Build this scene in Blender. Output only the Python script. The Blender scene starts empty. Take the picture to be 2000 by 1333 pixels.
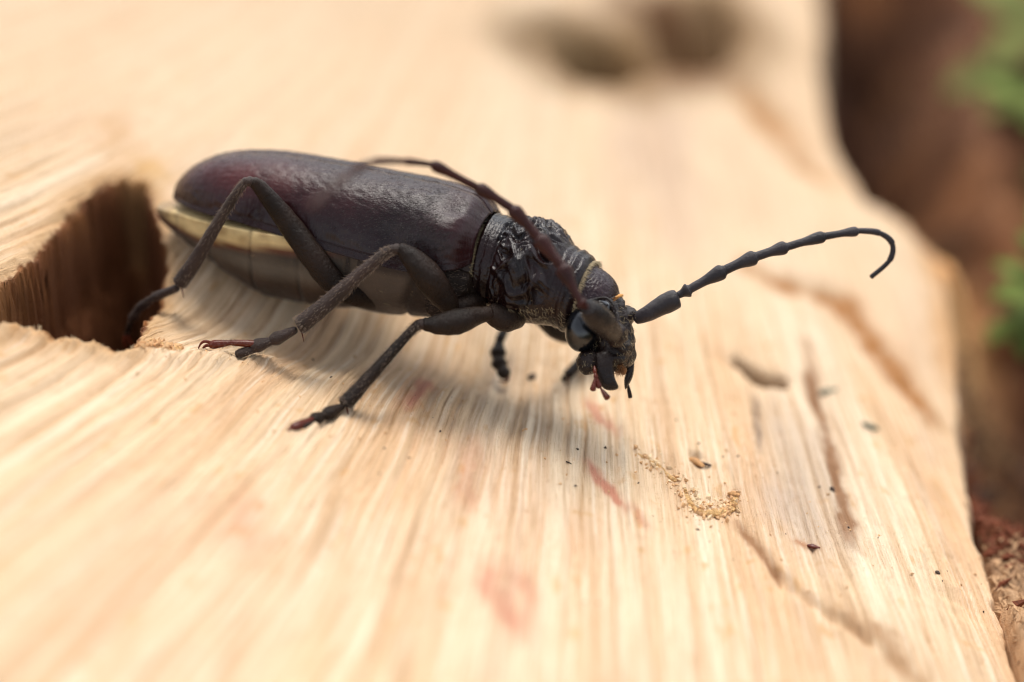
import bpy, bmesh, math, random
import numpy as np
from mathutils import Vector, Matrix, Quaternion, noise as mnoise
random.seed(7); rng = np.random.default_rng(7)
C = bpy.context.scene.collection
R = math.radians

# ------------------------------------------------------------------ camera, sky, sun (1 unit = 1 cm)
PITCH = R(32.0); D0 = 30.0; K = 0.0046
FW = Vector((0, math.cos(PITCH), -math.sin(PITCH))); UP = Vector((0, math.sin(PITCH), math.cos(PITCH))); RT = Vector((1, 0, 0))
CAM = -D0 * FW
cd = bpy.data.cameras.new("camera"); cam = bpy.data.objects.new("camera", cd); C.objects.link(cam)
cam.location = CAM; cam.rotation_euler = (R(90) - PITCH, 0, 0)
cd.sensor_width = 36; cd.lens = D0 * 36 / (2000 * K); cd.clip_start = 0.5; cd.clip_end = 5000
cd.dof.use_dof = True; cd.dof.focus_distance = D0 - 0.02; cd.dof.aperture_fstop = (cd.lens / 1000) / 1.45; cd.dof.aperture_blades = 0
sc = bpy.context.scene; sc.camera = cam
SUN_EL, SUN_AZ = R(62), R(6)      # azimuth measured from +Y towards +X: behind the log
w = bpy.data.worlds.new("World"); sc.world = w; w.use_nodes = True
nt = w.node_tree; nt.nodes.clear()
sky = nt.nodes.new("ShaderNodeTexSky"); sky.sky_type = 'NISHITA'; sky.sun_disc = False
sky.sun_elevation = SUN_EL; sky.sun_rotation = SUN_AZ; sky.air_density = 1.0; sky.dust_density = 1.5; sky.ozone_density = 1.0
hs = nt.nodes.new("ShaderNodeHueSaturation"); hs.inputs['Saturation'].default_value = 0.33
bg = nt.nodes.new("ShaderNodeBackground"); bg.inputs[1].default_value = 0.115
wo = nt.nodes.new("ShaderNodeOutputWorld")
nt.links.new(sky.outputs[0], hs.inputs['Color']); nt.links.new(hs.outputs[0], bg.inputs[0]); nt.links.new(bg.outputs[0], wo.inputs[0])
sd = bpy.data.lights.new("sun", 'SUN'); sd.energy = 1.35; sd.angle = R(32); sd.color = (1.0, 0.95, 0.87)
so = bpy.data.objects.new("sun", sd); C.objects.link(so)
sdir = Vector((math.sin(SUN_AZ) * math.cos(SUN_EL), math.cos(SUN_AZ) * math.cos(SUN_EL), math.sin(SUN_EL)))
so.rotation_euler = sdir.to_track_quat('Z', 'Y').to_euler()
vs = sc.view_settings; vs.view_transform = 'Standard'; vs.look = 'None'; vs.exposure = 1.28; vs.gamma = 1; vs.use_curve_mapping = False
sc.cycles.use_denoising = True; sc.cycles.use_adaptive_sampling = False; sc.cycles.filter_width = 1.15
sc.cycles.max_bounces = 6

# ------------------------------------------------------------------ small maths
def P(px, py, d=D0):
    s = K * d / D0
    return CAM + FW * d + RT * ((px - 1000) * s) + UP * ((666.5 - py) * s)
SLOPE = -0.326 * math.cos(PITCH)
_g = P(1000, 849.5, D0)
GZ = _g.z
def plane_z(x): return GZ + SLOPE * x
def on_plane(px, py, dz=0.0):
    o, q = CAM, P(px, py, D0); d = q - o
    # o.z + t d.z = GZ + dz + SLOPE (o.x + t d.x)
    t = (GZ + dz + SLOPE * o.x - o.z) / (d.z - SLOPE * d.x)
    return o + d * t
def sstep(a, b, x):
    t = np.clip((x - a) / (b - a), 0, 1); return t * t * (3 - 2 * t)
def hash2(ix, iy, seed):
    h = (ix.astype(np.int64) * 374761393 + iy.astype(np.int64) * 668265263 + seed * 1442695041) & 0xffffffff
    h = ((h ^ (h >> 13)) * 1274126177) & 0xffffffff
    h = (h ^ (h >> 16)) & 0xffffffff
    return h / 4294967295.0
def vnoise(x, y, seed=0):
    x, y = np.broadcast_arrays(np.asarray(x, float), np.asarray(y, float))
    ix, iy = np.floor(x), np.floor(y); fx, fy = x - ix, y - iy
    fx = fx * fx * (3 - 2 * fx); fy = fy * fy * (3 - 2 * fy)
    a = hash2(ix, iy, seed); b = hash2(ix + 1, iy, seed); c = hash2(ix, iy + 1, seed); d = hash2(ix + 1, iy + 1, seed)
    return (a * (1 - fx) + b * fx) * (1 - fy) + (c * (1 - fx) + d * fx) * fy * 1.0
def fbm(x, y, seed=0, o=4, g=0.5):
    s = 0; a = 1; t = 0
    for i in range(o):
        s = s + a * vnoise(x * 2 ** i, y * 2 ** i, seed + i * 17); t += a; a *= g
    return s / t * 2 - 1
def in_poly(X, Y, poly):
    ins = np.zeros(X.shape, bool); dist = np.full(X.shape, 1e9); n = len(poly)
    for i in range(n):
        x1, y1 = poly[i]; x2, y2 = poly[(i + 1) % n]
        if y1 != y2:
            cond = ((y1 > Y) != (y2 > Y)) & (X < (x2 - x1) * (Y - y1) / (y2 - y1) + x1); ins ^= cond
        dx, dy = x2 - x1, y2 - y1; t = np.clip(((X - x1) * dx + (Y - y1) * dy) / (dx * dx + dy * dy + 1e-12), 0, 1)
        dist = np.minimum(dist, np.hypot(X - x1 - t * dx, Y - y1 - t * dy))
    return np.where(ins, dist, -dist)
def seg_dist(X, Y, pts):
    best = np.full(X.shape, 1e9); par = np.zeros(X.shape)
    n = len(pts) - 1
    for i in range(n):
        x1, y1 = pts[i]; x2, y2 = pts[i + 1]; dx, dy = x2 - x1, y2 - y1
        t = np.clip(((X - x1) * dx + (Y - y1) * dy) / (dx * dx + dy * dy + 1e-12), 0, 1)
        d = np.hypot(X - x1 - t * dx, Y - y1 - t * dy); m = d < best
        par = np.where(m, (i + t) / n, par); best = np.minimum(best, d)
    return best, par
def G2(pxs, dz=0.0): return [tuple(on_plane(a, b, dz)[:2]) for a, b in pxs]

# ------------------------------------------------------------------ materials
def mat(name):
    m = bpy.data.materials.new(name); m.use_nodes = True
    return m, m.node_tree, m.node_tree.nodes['Principled BSDF']
def nn(t, k, **kw):
    n = t.nodes.new(k)
    for a, b in kw.items():
        if a in n.inputs.keys(): n.inputs[a].default_value = b
        else: setattr(n, a, b)
    return n
def ramp(t, src, stops):
    r = t.nodes.new("ShaderNodeValToRGB"); e = r.color_ramp.elements
    while len(e) < len(stops): e.new(0.5)
    for i, (p, c) in enumerate(stops):
        e[i].position = p; e[i].color = (*c, 1) if len(c) == 3 else c
    t.links.new(src, r.inputs[0]); return r
def chitin(name, c1, c2, rough=0.35, bump=0.3, scale=18.0, fine=90.0, coat=0.0, stretch=None, sheen=0.0, spec=0.5, dist=0.02, dust=0.25, attr=None):
    m, t, b = mat(name); L = t.links.new
    tc = nn(t, "ShaderNodeTexCoord"); mp = nn(t, "ShaderNodeMapping")
    L(tc.outputs['Object'], mp.inputs[0])
    if stretch:
        mp.vector_type = 'TEXTURE'; mp.inputs['Rotation'].default_value = stretch[0]; mp.inputs['Scale'].default_value = stretch[1]
    n1 = nn(t, "ShaderNodeTexNoise", Scale=scale, Detail=6.0, Roughness=0.6); L(mp.outputs[0], n1.inputs['Vector'])
    n2 = nn(t, "ShaderNodeTexNoise", Scale=fine, Detail=4.0, Roughness=0.7); L(mp.outputs[0], n2.inputs['Vector'])
    n3 = nn(t, "ShaderNodeTexNoise", Scale=3.2, Detail=3.0); L(tc.outputs['Object'], n3.inputs['Vector'])
    r = ramp(t, n3.outputs[0], [(0.3, c1), (0.7, c2)])
    if attr:
        a = nn(t, "ShaderNodeAttribute", attribute_name=attr)
        mx = nn(t, "ShaderNodeMixRGB", blend_type='MULTIPLY'); mx.inputs[0].default_value = 1.0
        r = ramp(t, n3.outputs[0], [(0.3, (0.75, 0.75, 0.75)), (0.7, (1.15, 1.15, 1.15))])
        L(a.outputs['Color'], mx.inputs[1]); L(r.outputs[0], mx.inputs[2]); src = mx.outputs[0]
    else: src = r.outputs[0]
    # dust: sparse pale specks caught in the surface
    nd = nn(t, "ShaderNodeTexNoise", Scale=75.0, Detail=3.0, Roughness=0.8); L(tc.outputs['Object'], nd.inputs['Vector'])
    rd = ramp(t, nd.outputs[0], [(0.66, (0, 0, 0)), (0.76, (dust, dust, dust))])
    mx2 = nn(t, "ShaderNodeMixRGB"); L(rd.outputs[0], mx2.inputs[0]); L(src, mx2.inputs[1]); mx2.inputs[2].default_value = (0.35, 0.27, 0.18, 1)
    L(mx2.outputs[0], b.inputs['Base Color'])
    rr = ramp(t, n1.outputs[0], [(0.3, (rough * 0.75,) * 3), (0.75, (min(1, rough * 1.4),) * 3)]); L(rr.outputs[0], b.inputs['Roughness'])
    mm = nn(t, "ShaderNodeMath", operation='MULTIPLY_ADD'); L(n2.outputs[0], mm.inputs[0]); mm.inputs[1].default_value = 0.45; L(n1.outputs[0], mm.inputs[2])
    bp = nn(t, "ShaderNodeBump", Strength=bump, Distance=dist); L(mm.outputs[0], bp.inputs['Height']); L(bp.outputs[0], b.inputs['Normal'])
    b.inputs['Specular IOR Level'].default_value = spec
    b.inputs['Coat Weight'].default_value = coat; b.inputs['Coat Roughness'].default_value = 0.15
    b.inputs['Sheen Weight'].default_value = sheen; b.inputs['Sheen Roughness'].default_value = 0.4
    return m
def plain(name, c, rough=0.7, spec=0.3, scale=20.0, var=0.35, bump=0.3, dist=0.02, sss=0.0):
    m, t, b = mat(name); L = t.links.new
    tc = nn(t, "ShaderNodeTexCoord"); n1 = nn(t, "ShaderNodeTexNoise", Scale=scale, Detail=5.0, Roughness=0.65); L(tc.outputs['Object'], n1.inputs['Vector'])
    r = ramp(t, n1.outputs[0], [(0.25, tuple(v * (1 - var) for v in c)), (0.75, tuple(min(1, v * (1 + var)) for v in c))])
    L(r.outputs[0], b.inputs['Base Color']); b.inputs['Roughness'].default_value = rough; b.inputs['Specular IOR Level'].default_value = spec
    bp = nn(t, "ShaderNodeBump", Strength=bump, Distance=dist); L(n1.outputs[0], bp.inputs['Height']); L(bp.outputs[0], b.inputs['Normal'])
    return m
def wood_material(name, rough=0.75, fine=1.0):
    m, t, b = mat(name); L = t.links.new
    at = nn(t, "ShaderNodeAttribute", attribute_name="col")
    uv = nn(t, "ShaderNodeUVMap", uv_map="grain")
    def stretched(sx, sy, detail, rough_):
        mp = nn(t, "ShaderNodeMapping"); mp.inputs['Scale'].default_value = (sx, sy, 1); L(uv.outputs[0], mp.inputs[0])
        n = nn(t, "ShaderNodeTexNoise", Scale=1.0, Detail=detail, Roughness=rough_); L(mp.outputs[0], n.inputs['Vector']); return n
    f1 = stretched(26, 0.8, 4, 0.6); f2 = stretched(75, 2.6, 4, 0.7); f3 = stretched(60, 40, 3, 0.7)
    r1 = ramp(t, f1.outputs[0], [(0.28, (0.80, 0.74, 0.66)), (0.5, (1, 1, 1)), (0.75, (1.10, 1.10, 1.12))])
    m1 = nn(t, "ShaderNodeMixRGB", blend_type='MULTIPLY'); m1.inputs[0].default_value = 0.6; L(at.outputs['Color'], m1.inputs[1]); L(r1.outputs[0], m1.inputs[2])
    r2 = ramp(t, f2.outputs[0], [(0.30, (0.72, 0.62, 0.50)), (0.5, (1, 1, 1)), (0.8, (1.12, 1.12, 1.12))])
    m2 = nn(t, "ShaderNodeMixRGB", blend_type='MULTIPLY'); m2.inputs[0].default_value = 0.65; L(m1.outputs[0], m2.inputs[1]); L(r2.outputs[0], m2.inputs[2])
    r3 = ramp(t, f3.outputs[0], [(0.27, (0.45, 0.30, 0.18)), (0.36, (1, 1, 1))])
    m3 = nn(t, "ShaderNodeMixRGB", blend_type='MULTIPLY'); m3.inputs[0].default_value = 0.8; L(m2.outputs[0], m3.inputs[1]); L(r3.outputs[0], m3.inputs[2])
    L(m3.outputs[0], b.inputs['Base Color'])
    b.inputs['Roughness'].default_value = rough; b.inputs['Specular IOR Level'].default_value = 0.25
    ad = nn(t, "ShaderNodeMath", operation='MULTIPLY_ADD'); L(f2.outputs[0], ad.inputs[0]); ad.inputs[1].default_value = 0.6; L(f1.outputs[0], ad.inputs[2])
    a2 = nn(t, "ShaderNodeMath", operation='MULTIPLY_ADD'); L(f3.outputs[0], a2.inputs[0]); a2.inputs[1].default_value = 0.5; L(ad.outputs[0], a2.inputs[2])
    bp = nn(t, "ShaderNodeBump", Strength=0.85 * fine, Distance=0.035); L(a2.outputs[0], bp.inputs['Height']); L(bp.outputs[0], b.inputs['Normal'])
    return m

M_wood = wood_material("pale_wood")
M_rot = wood_material("rotten_wood", rough=0.9, fine=1.3); M_rot.node_tree.nodes['Principled BSDF'].inputs['Specular IOR Level'].default_value = 0.06
ROT = (R(0), R(0), R(0))

# ------------------------------------------------------------------ mesh helpers
def mesh_obj(name, verts, faces, m, parent=None, off=Vector((0, 0, 0)), smooth=True):
    me = bpy.data.meshes.new(name); me.from_pydata([tuple(Vector(v) - off) for v in verts], [], faces); me.update()
    if smooth: me.polygons.foreach_set("use_smooth", [True] * len(me.polygons))
    if m: me.materials.append(m)
    o = bpy.data.objects.new(name, me); C.objects.link(o)
    if parent: o.parent = parent
    return o
def tag(o, label=None, cat=None, group=None, kind=None):
    for k, v in (("label", label), ("category", cat), ("group", group), ("kind", kind)):
        if v: o[k] = v
    return o
def grid_obj(name, X, Y, Z, col, U, V, m):
    ny, nx = X.shape
    co = np.stack([X, Y, Z], -1).reshape(-1, 3)
    i = np.arange(ny * nx).reshape(ny, nx)
    f = np.stack([i[:-1, :-1], i[:-1, 1:], i[1:, 1:], i[1:, :-1]], -1).reshape(-1, 4)
    me = bpy.data.meshes.new(name)
    me.vertices.add(len(co)); me.vertices.foreach_set("co", co.ravel())
    me.loops.add(f.size); me.loops.foreach_set("vertex_index", f.ravel().astype(np.int32))
    me.polygons.add(len(f)); me.polygons.foreach_set("loop_start", (np.arange(len(f)) * 4).astype(np.int32))
    try: me.polygons.foreach_set("loop_total", np.full(len(f), 4, np.int32))
    except Exception: pass
    me.update(calc_edges=True)
    me.polygons.foreach_set("use_smooth", np.ones(len(f), bool))
    ca = me.color_attributes.new("col", 'FLOAT_COLOR', 'POINT')
    cc = np.concatenate([col.reshape(-1, 3), np.ones((ny * nx, 1))], 1); ca.data.foreach_set("color", cc.ravel().astype(np.float32))
    uv = me.uv_layers.new(name="grain"); uvv = np.stack([U, V], -1).reshape(-1, 2)[f.ravel()]
    uv.data.foreach_set("uv", uvv.ravel().astype(np.float32))
    me.materials.append(m); me.validate()
    o = bpy.data.objects.new(name, me); C.objects.link(o); return o
def catmull(pts, n):
    out = []; m = len(pts)
    for i in range(m - 1):
        p0 = pts[max(i - 1, 0)]; p1 = pts[i]; p2 = pts[i + 1]; p3 = pts[min(i + 2, m - 1)]
        for j in range(n):
            t = j / n
            out.append(0.5 * ((2 * p1) + (-p0 + p2) * t + (2 * p0 - 5 * p1 + 4 * p2 - p3) * t * t + (-p0 + 3 * p1 - 3 * p2 + p3) * t ** 3))
    out.append(pts[-1]); return out
def tube_data(pts, rad, seg=16, sub=6, flat=1.0, flat_dir=None, rough=0.0, ends=(0.6, 0.6)):
    """swept round body with domed ends; pts are points, rad radii"""
    V4 = [np.array([*p, r]) for p, r in zip(pts, rad)]
    S = catmull(V4, sub)
    # domed ends
    def cap(a, b, k):
        d = (a[:3] - b[:3]); d = d / (np.linalg.norm(d) + 1e-9); res = []
        for q in (0.35, 0.7, 0.92, 1.0):
            res.append(np.array([*(a[:3] + d * a[3] * k * q), max(a[3] * math.sqrt(max(0, 1 - q * q)), 1e-4)]))
        return res
    S = cap(S[0], S[1], ends[0])[::-1] + S + cap(S[-1], S[-2], ends[1])
    verts, faces = [], []; prev = None
    fd = Vector(flat_dir) if flat_dir else Vector((0.13, 0.2, 1))
    for i, s in enumerate(S):
        a = S[max(i - 1, 0)][:3]; b = S[min(i + 1, len(S) - 1)][:3]; t = Vector(b - a)
        if t.length < 1e-9: t = Vector((1, 0, 0))
        t.normalize()
        n = fd - t * fd.dot(t); n.normalize(); bn = t.cross(n)
        r = max(s[3], 1e-4)
        for j in range(seg):
            an = 2 * math.pi * j / seg
            v = Vector(s[:3]) + n * (math.cos(an) * r * flat) + bn * (math.sin(an) * r)
            if rough: v += n * (mnoise.noise(v * 14) * rough * math.cos(an)) + bn * (mnoise.noise(v * 14 + Vector((5, 1, 2))) * rough * math.sin(an))
            verts.append(v)
    for i in range(len(S) - 1):
        for j in range(seg):
            a = i * seg + j; b = i * seg + (j + 1) % seg
            faces.append((a, b, b + seg, a + seg))
    n0 = len(S) - 1
    faces.append(tuple(range(seg))[::-1]); faces.append(tuple(n0 * seg + j for j in range(seg)))
    return verts, faces
def merge(*data):
    V, F = [], []
    for v, f in data:
        o = len(V); V += list(v); F += [tuple(i + o for i in q) for q in f]
    return V, F
def loft(rings, closed=True, cap=True):
    V, F = [], []; n = len(rings[0])
    for r in rings: V += r
    for i in range(len(rings) - 1):
        for j in range(n if closed else n - 1):
            a = i * n + j; b = i * n + (j + 1) % n; F.append((a, b, b + n, a + n))
    if cap and closed:
        F.append(tuple(range(n))[::-1]); F.append(tuple((len(rings) - 1) * n + j for j in range(n)))
    return V, F
def ellipsoid(c, ax, seg=20, rings=12):
    """c centre, ax three axis vectors (with lengths)"""
    V, F = [], []
    for i in range(rings + 1):
        th = math.pi * i / rings
        th = min(max(th, 0.02), math.pi - 0.02)
        for j in range(seg):
            ph = 2 * math.pi * j / seg
            V.append(c + ax[2] * math.cos(th) + (ax[0] * math.cos(ph) + ax[1] * math.sin(ph)) * math.sin(th))
    for i in range(rings):
        for j in range(seg):
            a = i * seg + j; b = i * seg + (j + 1) % seg; F.append((a, a + seg, b + seg, b))
    F.append(tuple(range(seg))); F.append(tuple(rings * seg + j for j in range(seg))[::-1])
    return V, F
def hairs_data(roots, length=0.05, r=0.0018, jit=0.35, droop=0.0):
    """roots: list of (point, direction); thin three-sided tapering hairs with one bend"""
    V, F = [], []
    for p, d in roots:
        d = Vector(d) + Vector((random.gauss(0, jit), random.gauss(0, jit), random.gauss(0, jit))); d.normalize()
        L = length * random.uniform(0.5, 1.3); n = d.orthogonal().normalized(); bn = d.cross(n)
        b = n * random.gauss(0, 0.2) * L; o = len(V)
        for k, (q, rr) in enumerate(((0, r), (0.55, r * 0.8))):
            c = p + d * L * q + b * q * q
            for j in range(3):
                an = 2.094 * j; V.append(c + (n * math.cos(an) + bn * math.sin(an)) * rr)
        V.append(p + d * L + b)
        for j in range(3):
            F.append((o + j, o + (j + 1) % 3, o + 3 + (j + 1) % 3, o + 3 + j)); F.append((o + 3 + j, o + 3 + (j + 1) % 3, o + 6))
    return V, F
def remesh(name, data, m, parent, off, voxel=0.012, smooth_it=3, disp=None):
    V, F = data
    me = bpy.data.meshes.new(name + "_src"); me.from_pydata([tuple(Vector(v) - off) for v in V], [], F); me.update()
    o = bpy.data.objects.new(name, me); C.objects.link(o)
    md = o.modifiers.new("r", 'REMESH'); md.mode = 'VOXEL'; md.voxel_size = voxel
    ms = o.modifiers.new("s", 'SMOOTH'); ms.factor = 0.5; ms.iterations = smooth_it
    dg = bpy.context.evaluated_depsgraph_get(); dg.update()
    m2 = bpy.data.meshes.new_from_object(o.evaluated_get(dg)); m2.name = name
    o.modifiers.clear(); o.data = m2; bpy.data.meshes.remove(me)
    if disp:
        m2.update(); nrm = [v.normal.copy() for v in m2.vertices]
        for v, nv in zip(m2.vertices, nrm): v.co += nv * disp(v.co + off)
        m2.update()
    m2.polygons.foreach_set("use_smooth", [True] * len(m2.polygons))
    m2.materials.clear(); m2.materials.append(m)
    if parent: o.parent = parent
    return o

# ------------------------------------------------------------------ the log (carved pale wood)
EDGE = [(1590, -260), (1597, -60), (1600, 60), (1606, 180), (1640, 275), (1685, 350), (1765, 395), (1832, 460), (1862, 560), (1868, 680), (1870, 780), (1882, 880), (1890, 960), (1915, 1060), (1950, 1180), (1985, 1290), (2030, 1420), (2120, 1700)]
eg = sorted(G2(EDGE), key=lambda p: p[1]); EY = np.array([p[1] for p in eg]); EX = np.array([p[0] for p in eg])
EY = np.concatenate([[-25], EY, [40]]); EX = np.concatenate([[EX[0] + 1.5], EX, [EX[-1] - 1.0]])
def edge_x(Y): return np.interp(Y, EY, EX)
HOLE = G2([(-190, 770), (-60, 640), (0, 560), (62, 500), (118, 440), (165, 385), (200, 357), (240, 345), (280, 352), (296, 375), (312, 440), (318, 500), (306, 545), (284, 590), (262, 640), (240, 682), (205, 682), (165, 668), (120, 660), (70, 648), (30, 632), (0, 640), (-60, 690), (-150, 800)])
RIDGE = G2([(-300, 700), (0, 640), (120, 660), (230, 690), (330, 690), (430, 692), (520, 690), (600, 670)])
BODYL = G2([(330, 560), (560, 615), (800, 640), (960, 690)])
KNOT = G2([(1060, 90), (1130, 60), (1220, 90), (1290, 30), (1400, -20), (1460, 60), (1400, 130), (1300, 140), (1210, 165), (1130, 150)])
CLEFT = G2([(1448, 706), (1475, 722), (1500, 734), (1520, 737)])
CRACK1 = G2([(1470, 720), (1475, 800), (1478, 850), (1482, 890)])
CRACK2 = G2([(1560, 690), (1590, 780), (1615, 850), (1625, 930), (1640, 1000)])
GROOVE = G2([(1460, 520), (1560, 555), (1640, 575), (1700, 660), (1760, 730), (1825, 795)])
GROOVE2 = G2([(1440, 170), (1500, 230), (1560, 300), (1640, 370)])
GROOVE3 = G2([(1440, 1020), (1490, 1090), (1540, 1150), (1640, 1210), (1740, 1290), (1800, 1340)])
NOTCH = G2([(1355, 880), (1362, 905)])
def fanu(X, Y):
    Ys = np.clip(Y, -6, 9); D = X - 0.7; return D * np.exp(Ys * np.where(D < 0, 1 / 8.5, 1 / 20.0))
def wood_height(X, Y):
    u = fanu(X, Y); wob = 0.045 * fbm(X * 0.7, Y * 0.5, 5, 3)
    uw = u + wob
    z = plane_z(0) + SLOPE * np.clip(X, -9, 12) - 0.10 * np.clip(-9 - X, 0, 30) ** 1.3
    z = z + 0.05 * fbm(X * 0.35, Y * 0.25, 3, 2) * sstep(1.5, 4, np.hypot(X + 1, Y)) 
    # front falls gently towards the viewer
    z = z - 0.020 * np.clip(-1.5 - Y, 0, 20) ** 2 * 0.5
    # fibres: ridges along the grain
    amp = 0.55 + 0.6 * vnoise(uw * 1.2, Y * 0.5, 90)
    fib = 0.020 * fbm(uw * 5.0, Y * 0.22, 11, 2) + 0.030 * fbm(uw * 13.0, Y * 0.2, 21, 2) + 0.012 * fbm(uw * 34.0, Y * 0.45, 31, 2)
    rib = np.abs(fbm(uw * 9.0, Y * 0.35, 41, 2)); fib = fib - 0.034 * np.clip(0.6 - rib * 3, 0, 1)
    amp = amp * (1.35 - 0.95 * sstep(1.0, 4.5, Y))
    h0 = in_poly(X, Y, HOLE); z = z + fib * amp * (1 - 0.8 * sstep(-0.05, 0.1, h0))
    z = z + 0.010 * fbm(X * 9, Y * 9, 51, 3)
    # hollow in which the beetle lies, and the raised lip in front of it
    d, _ = seg_dist(X, Y, BODYL); z = z - 0.27 * np.exp(-(d / 0.75) ** 2)
    rd, rp = seg_dist(X, Y, RIDGE)
    lip = np.exp(-(rd / 0.13) ** 2) * (1 - sstep(0.86, 1.0, rp))
    z = z + lip * (0.07 + 0.06 * fbm(X * 5, Y * 5, 61, 4))
    # gallery hole
    hd = h0 + 0.07 * fbm(X * 3.0, Y * 3.0, 71, 4, 0.65) + 0.04 * fbm(X * 14, Y * 14, 72, 3, 0.7)
    z = z + 0.05 * np.exp(-(hd / 0.09) ** 2) * fbm(X * 14, Y * 14, 73, 3)
    z = z - (0.35 * sstep(0.0, 0.06, hd) + 0.65 * sstep(0.03, 0.55, hd)) * (2.6 + 0.5 * fbm(X * 2.2, Y * 2.2, 75, 4)) + sstep(0.0, 0.1, hd) * (0.16 * fbm(X * 7, Y * 7, 76, 3) + 0.25 * fbm(X * 2.5, Y * 2.5, 77, 2)) - 0.25 * sstep(-0.12, 0.02, hd) * 0.2
    # knot hollow
    kd = in_poly(X, Y, KNOT) + 0.15 * fbm(X * 1.5, Y * 1.5, 81, 3)
    z = z - sstep(-0.1, 0.7, kd) * 1.1
    cd_, _ = seg_dist(X, Y, CLEFT); z = z - 0.9 * np.exp(-(cd_ / 0.065) ** 2) - 0.05 * np.exp(-(cd_ / 0.25) ** 2)
    for pts, a, wd in ((CRACK1, 0.06, 0.03), (CRACK2, 0.05, 0.035), (GROOVE, 0.09, 0.2), (GROOVE2, 0.1, 0.3), (GROOVE3, 0.06, 0.07), (NOTCH, 0.12, 0.05)):
        q, pr = seg_dist(X, Y, pts); q = q + 0.04 * fbm(X * 6, Y * 6, 83, 3)
        z = z - a * np.exp(-(q / wd) ** 2) * np.clip(0.1 + 1.1 * np.sin(np.pi * pr), 0, 1) * (0.5 + vnoise(X * 5, Y * 3, 84))
    gd, _ = seg_dist(X, Y, GROOVE3); 
    # right edge
    e = X - edge_x(Y) + 0.09 * fbm(X * 1.5, Y * 2.2, 85, 4, 0.6) + 0.03 * fbm(X * 9, Y * 9, 86, 3, 0.7)
    z = z - 0.22 * sstep(-1.0, 0.0, e) ** 2 - sstep(-0.02, 0.35, e) * (1.6 + 2.6 * sstep(-2, 3, Y)) - 2.0 * sstep(0.3, 3, e)
    # far end and far left roll off
    z = z - 0.02 * np.clip(Y - 16, 0, 60) ** 2 - 0.004 * np.clip(-12 - X, 0, 60) ** 2
    return z, u, uw, hd, kd, e
def stretch(lo, hi, step, a, b, n):
    mid = np.arange(lo, hi, step); t = np.linspace(0, 1, n + 1)[1:] ** 2
    return np.concatenate([(lo - (lo - a) * t)[::-1], mid, hi + (b - hi) * t])
xs = stretch(-5.6, 5.7, 0.0125, -40, 12, 50)
ys = np.concatenate([stretch(-3.4, -2.2, 0.06, -22, -2.2, 30)[:-30] if False else np.linspace(-22, -5.5, 24, endpoint=False), np.arange(-5.5, -2.4, 0.07), np.arange(-2.4, 3.0, 0.028), np.arange(3.0, 12, 0.10), np.linspace(12, 34, 40)])
X, Y = np.meshgrid(xs, ys)
# let grid columns follow the fan of the grain so ridges stay crisp
Z, U, UW, HD, KD, E = wood_height(X, Y)
def mixc(c, k, t): return c * (1 - t[..., None]) + np.array(k) * t[..., None]
base = np.zeros(X.shape + (3,)) + np.array([0.71, 0.510, 0.318])
s1 = fbm(UW * 2.2, Y * 0.16, 101, 3); s2 = fbm(UW * 7.0, Y * 0.4, 111, 3); s3 = fbm(X * 0.35 + 3, Y * 0.3, 121, 3); s4 = fbm(UW * 22, Y * 0.4, 131, 2)
base = mixc(base, (0.70, 0.44, 0.25), np.clip(s1 * 1.4, 0, 0.9))
base = mixc(base, (0.76, 0.59, 0.41), np.clip(-s1 * 1.5, 0, 0.9))
base = mixc(base, (0.70, 0.46, 0.30), np.clip(s3 * 1.6 - 0.2, 0, 0.8))
base = mixc(base, (0.50, 0.33, 0.20), np.clip(s2 * 1.5 - 0.4, 0, 0.38))
base = mixc(base, (0.80, 0.64, 0.45), np.clip(-s2 * 1.4 - 0.2, 0, 0.6))
base = mixc(base, (0.50, 0.30, 0.15), np.clip(s4 * 1.5 - 0.3, 0, 0.42))
gr_ = np.clip(0.6 - np.abs(fbm(UW * 9.0, Y * 0.35, 41, 2)) * 3, 0, 1); base = mixc(base, (0.50, 0.31, 0.16), 0.4 * gr_)
s5 = fbm(UW * 45, Y * 0.8, 151, 2); base = mixc(base, (0.84, 0.70, 0.52), np.clip(s5 * 1.5 - 0.3, 0, 0.6)); base = mixc(base, (0.48, 0.30, 0.15), np.clip(-s5 * 1.5 - 0.45, 0, 0.45))
sp_ = fbm(UW * 8, Y * 5.0, 161, 3); base = mixc(base, (0.60, 0.34, 0.14), np.clip(sp_ * 3 - 1.35, 0, 0.6))
far_ = sstep(1.5, 5.0, Y); base = mixc(base, (0.73, 0.535, 0.35), 0.6 * far_)
# greyed weathered bands of the wood
def band(pxs, wd, colr, amt, seed, fr=(3, 3), base_=None):
    global base
    q, pr = seg_dist(X, Y, G2(pxs)); q = q + wd * 0.9 * fbm(X * fr[0] * 2, Y * fr[1] * 1.5, seed, 4)
    tp = np.clip(0.5 + 1.0 * np.sin(np.pi * np.clip(pr, 0, 1)), 0, 1); fm = np.clip(0.62 + 0.7 * vnoise(UW * 16, Y * 1.2, seed + 5), 0, 1.1)
    base = mixc(base, colr, np.clip(amt * tp * fm * np.exp(-np.clip(q, 0, None) ** 2 / wd ** 2), 0, 1))
band([(1270, 180), (1290, 330), (1300, 480)], 0.42, (0.52, 0.36, 0.25), 0.75, 201, (1, .6))
band([(1420, 250), (1450, 430)], 0.3, (0.62, 0.42, 0.27), 0.5, 202, (1, .6))
band([(1530, 790), (1560, 900), (1580, 1010), (1600, 1090)], 0.28, (0.48, 0.37, 0.28), 0.65, 203, (2, .6))
band([(1510, 950), (1540, 1030)], 0.3, (0.50, 0.39, 0.31), 0.5, 233, (2, .6))
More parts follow.
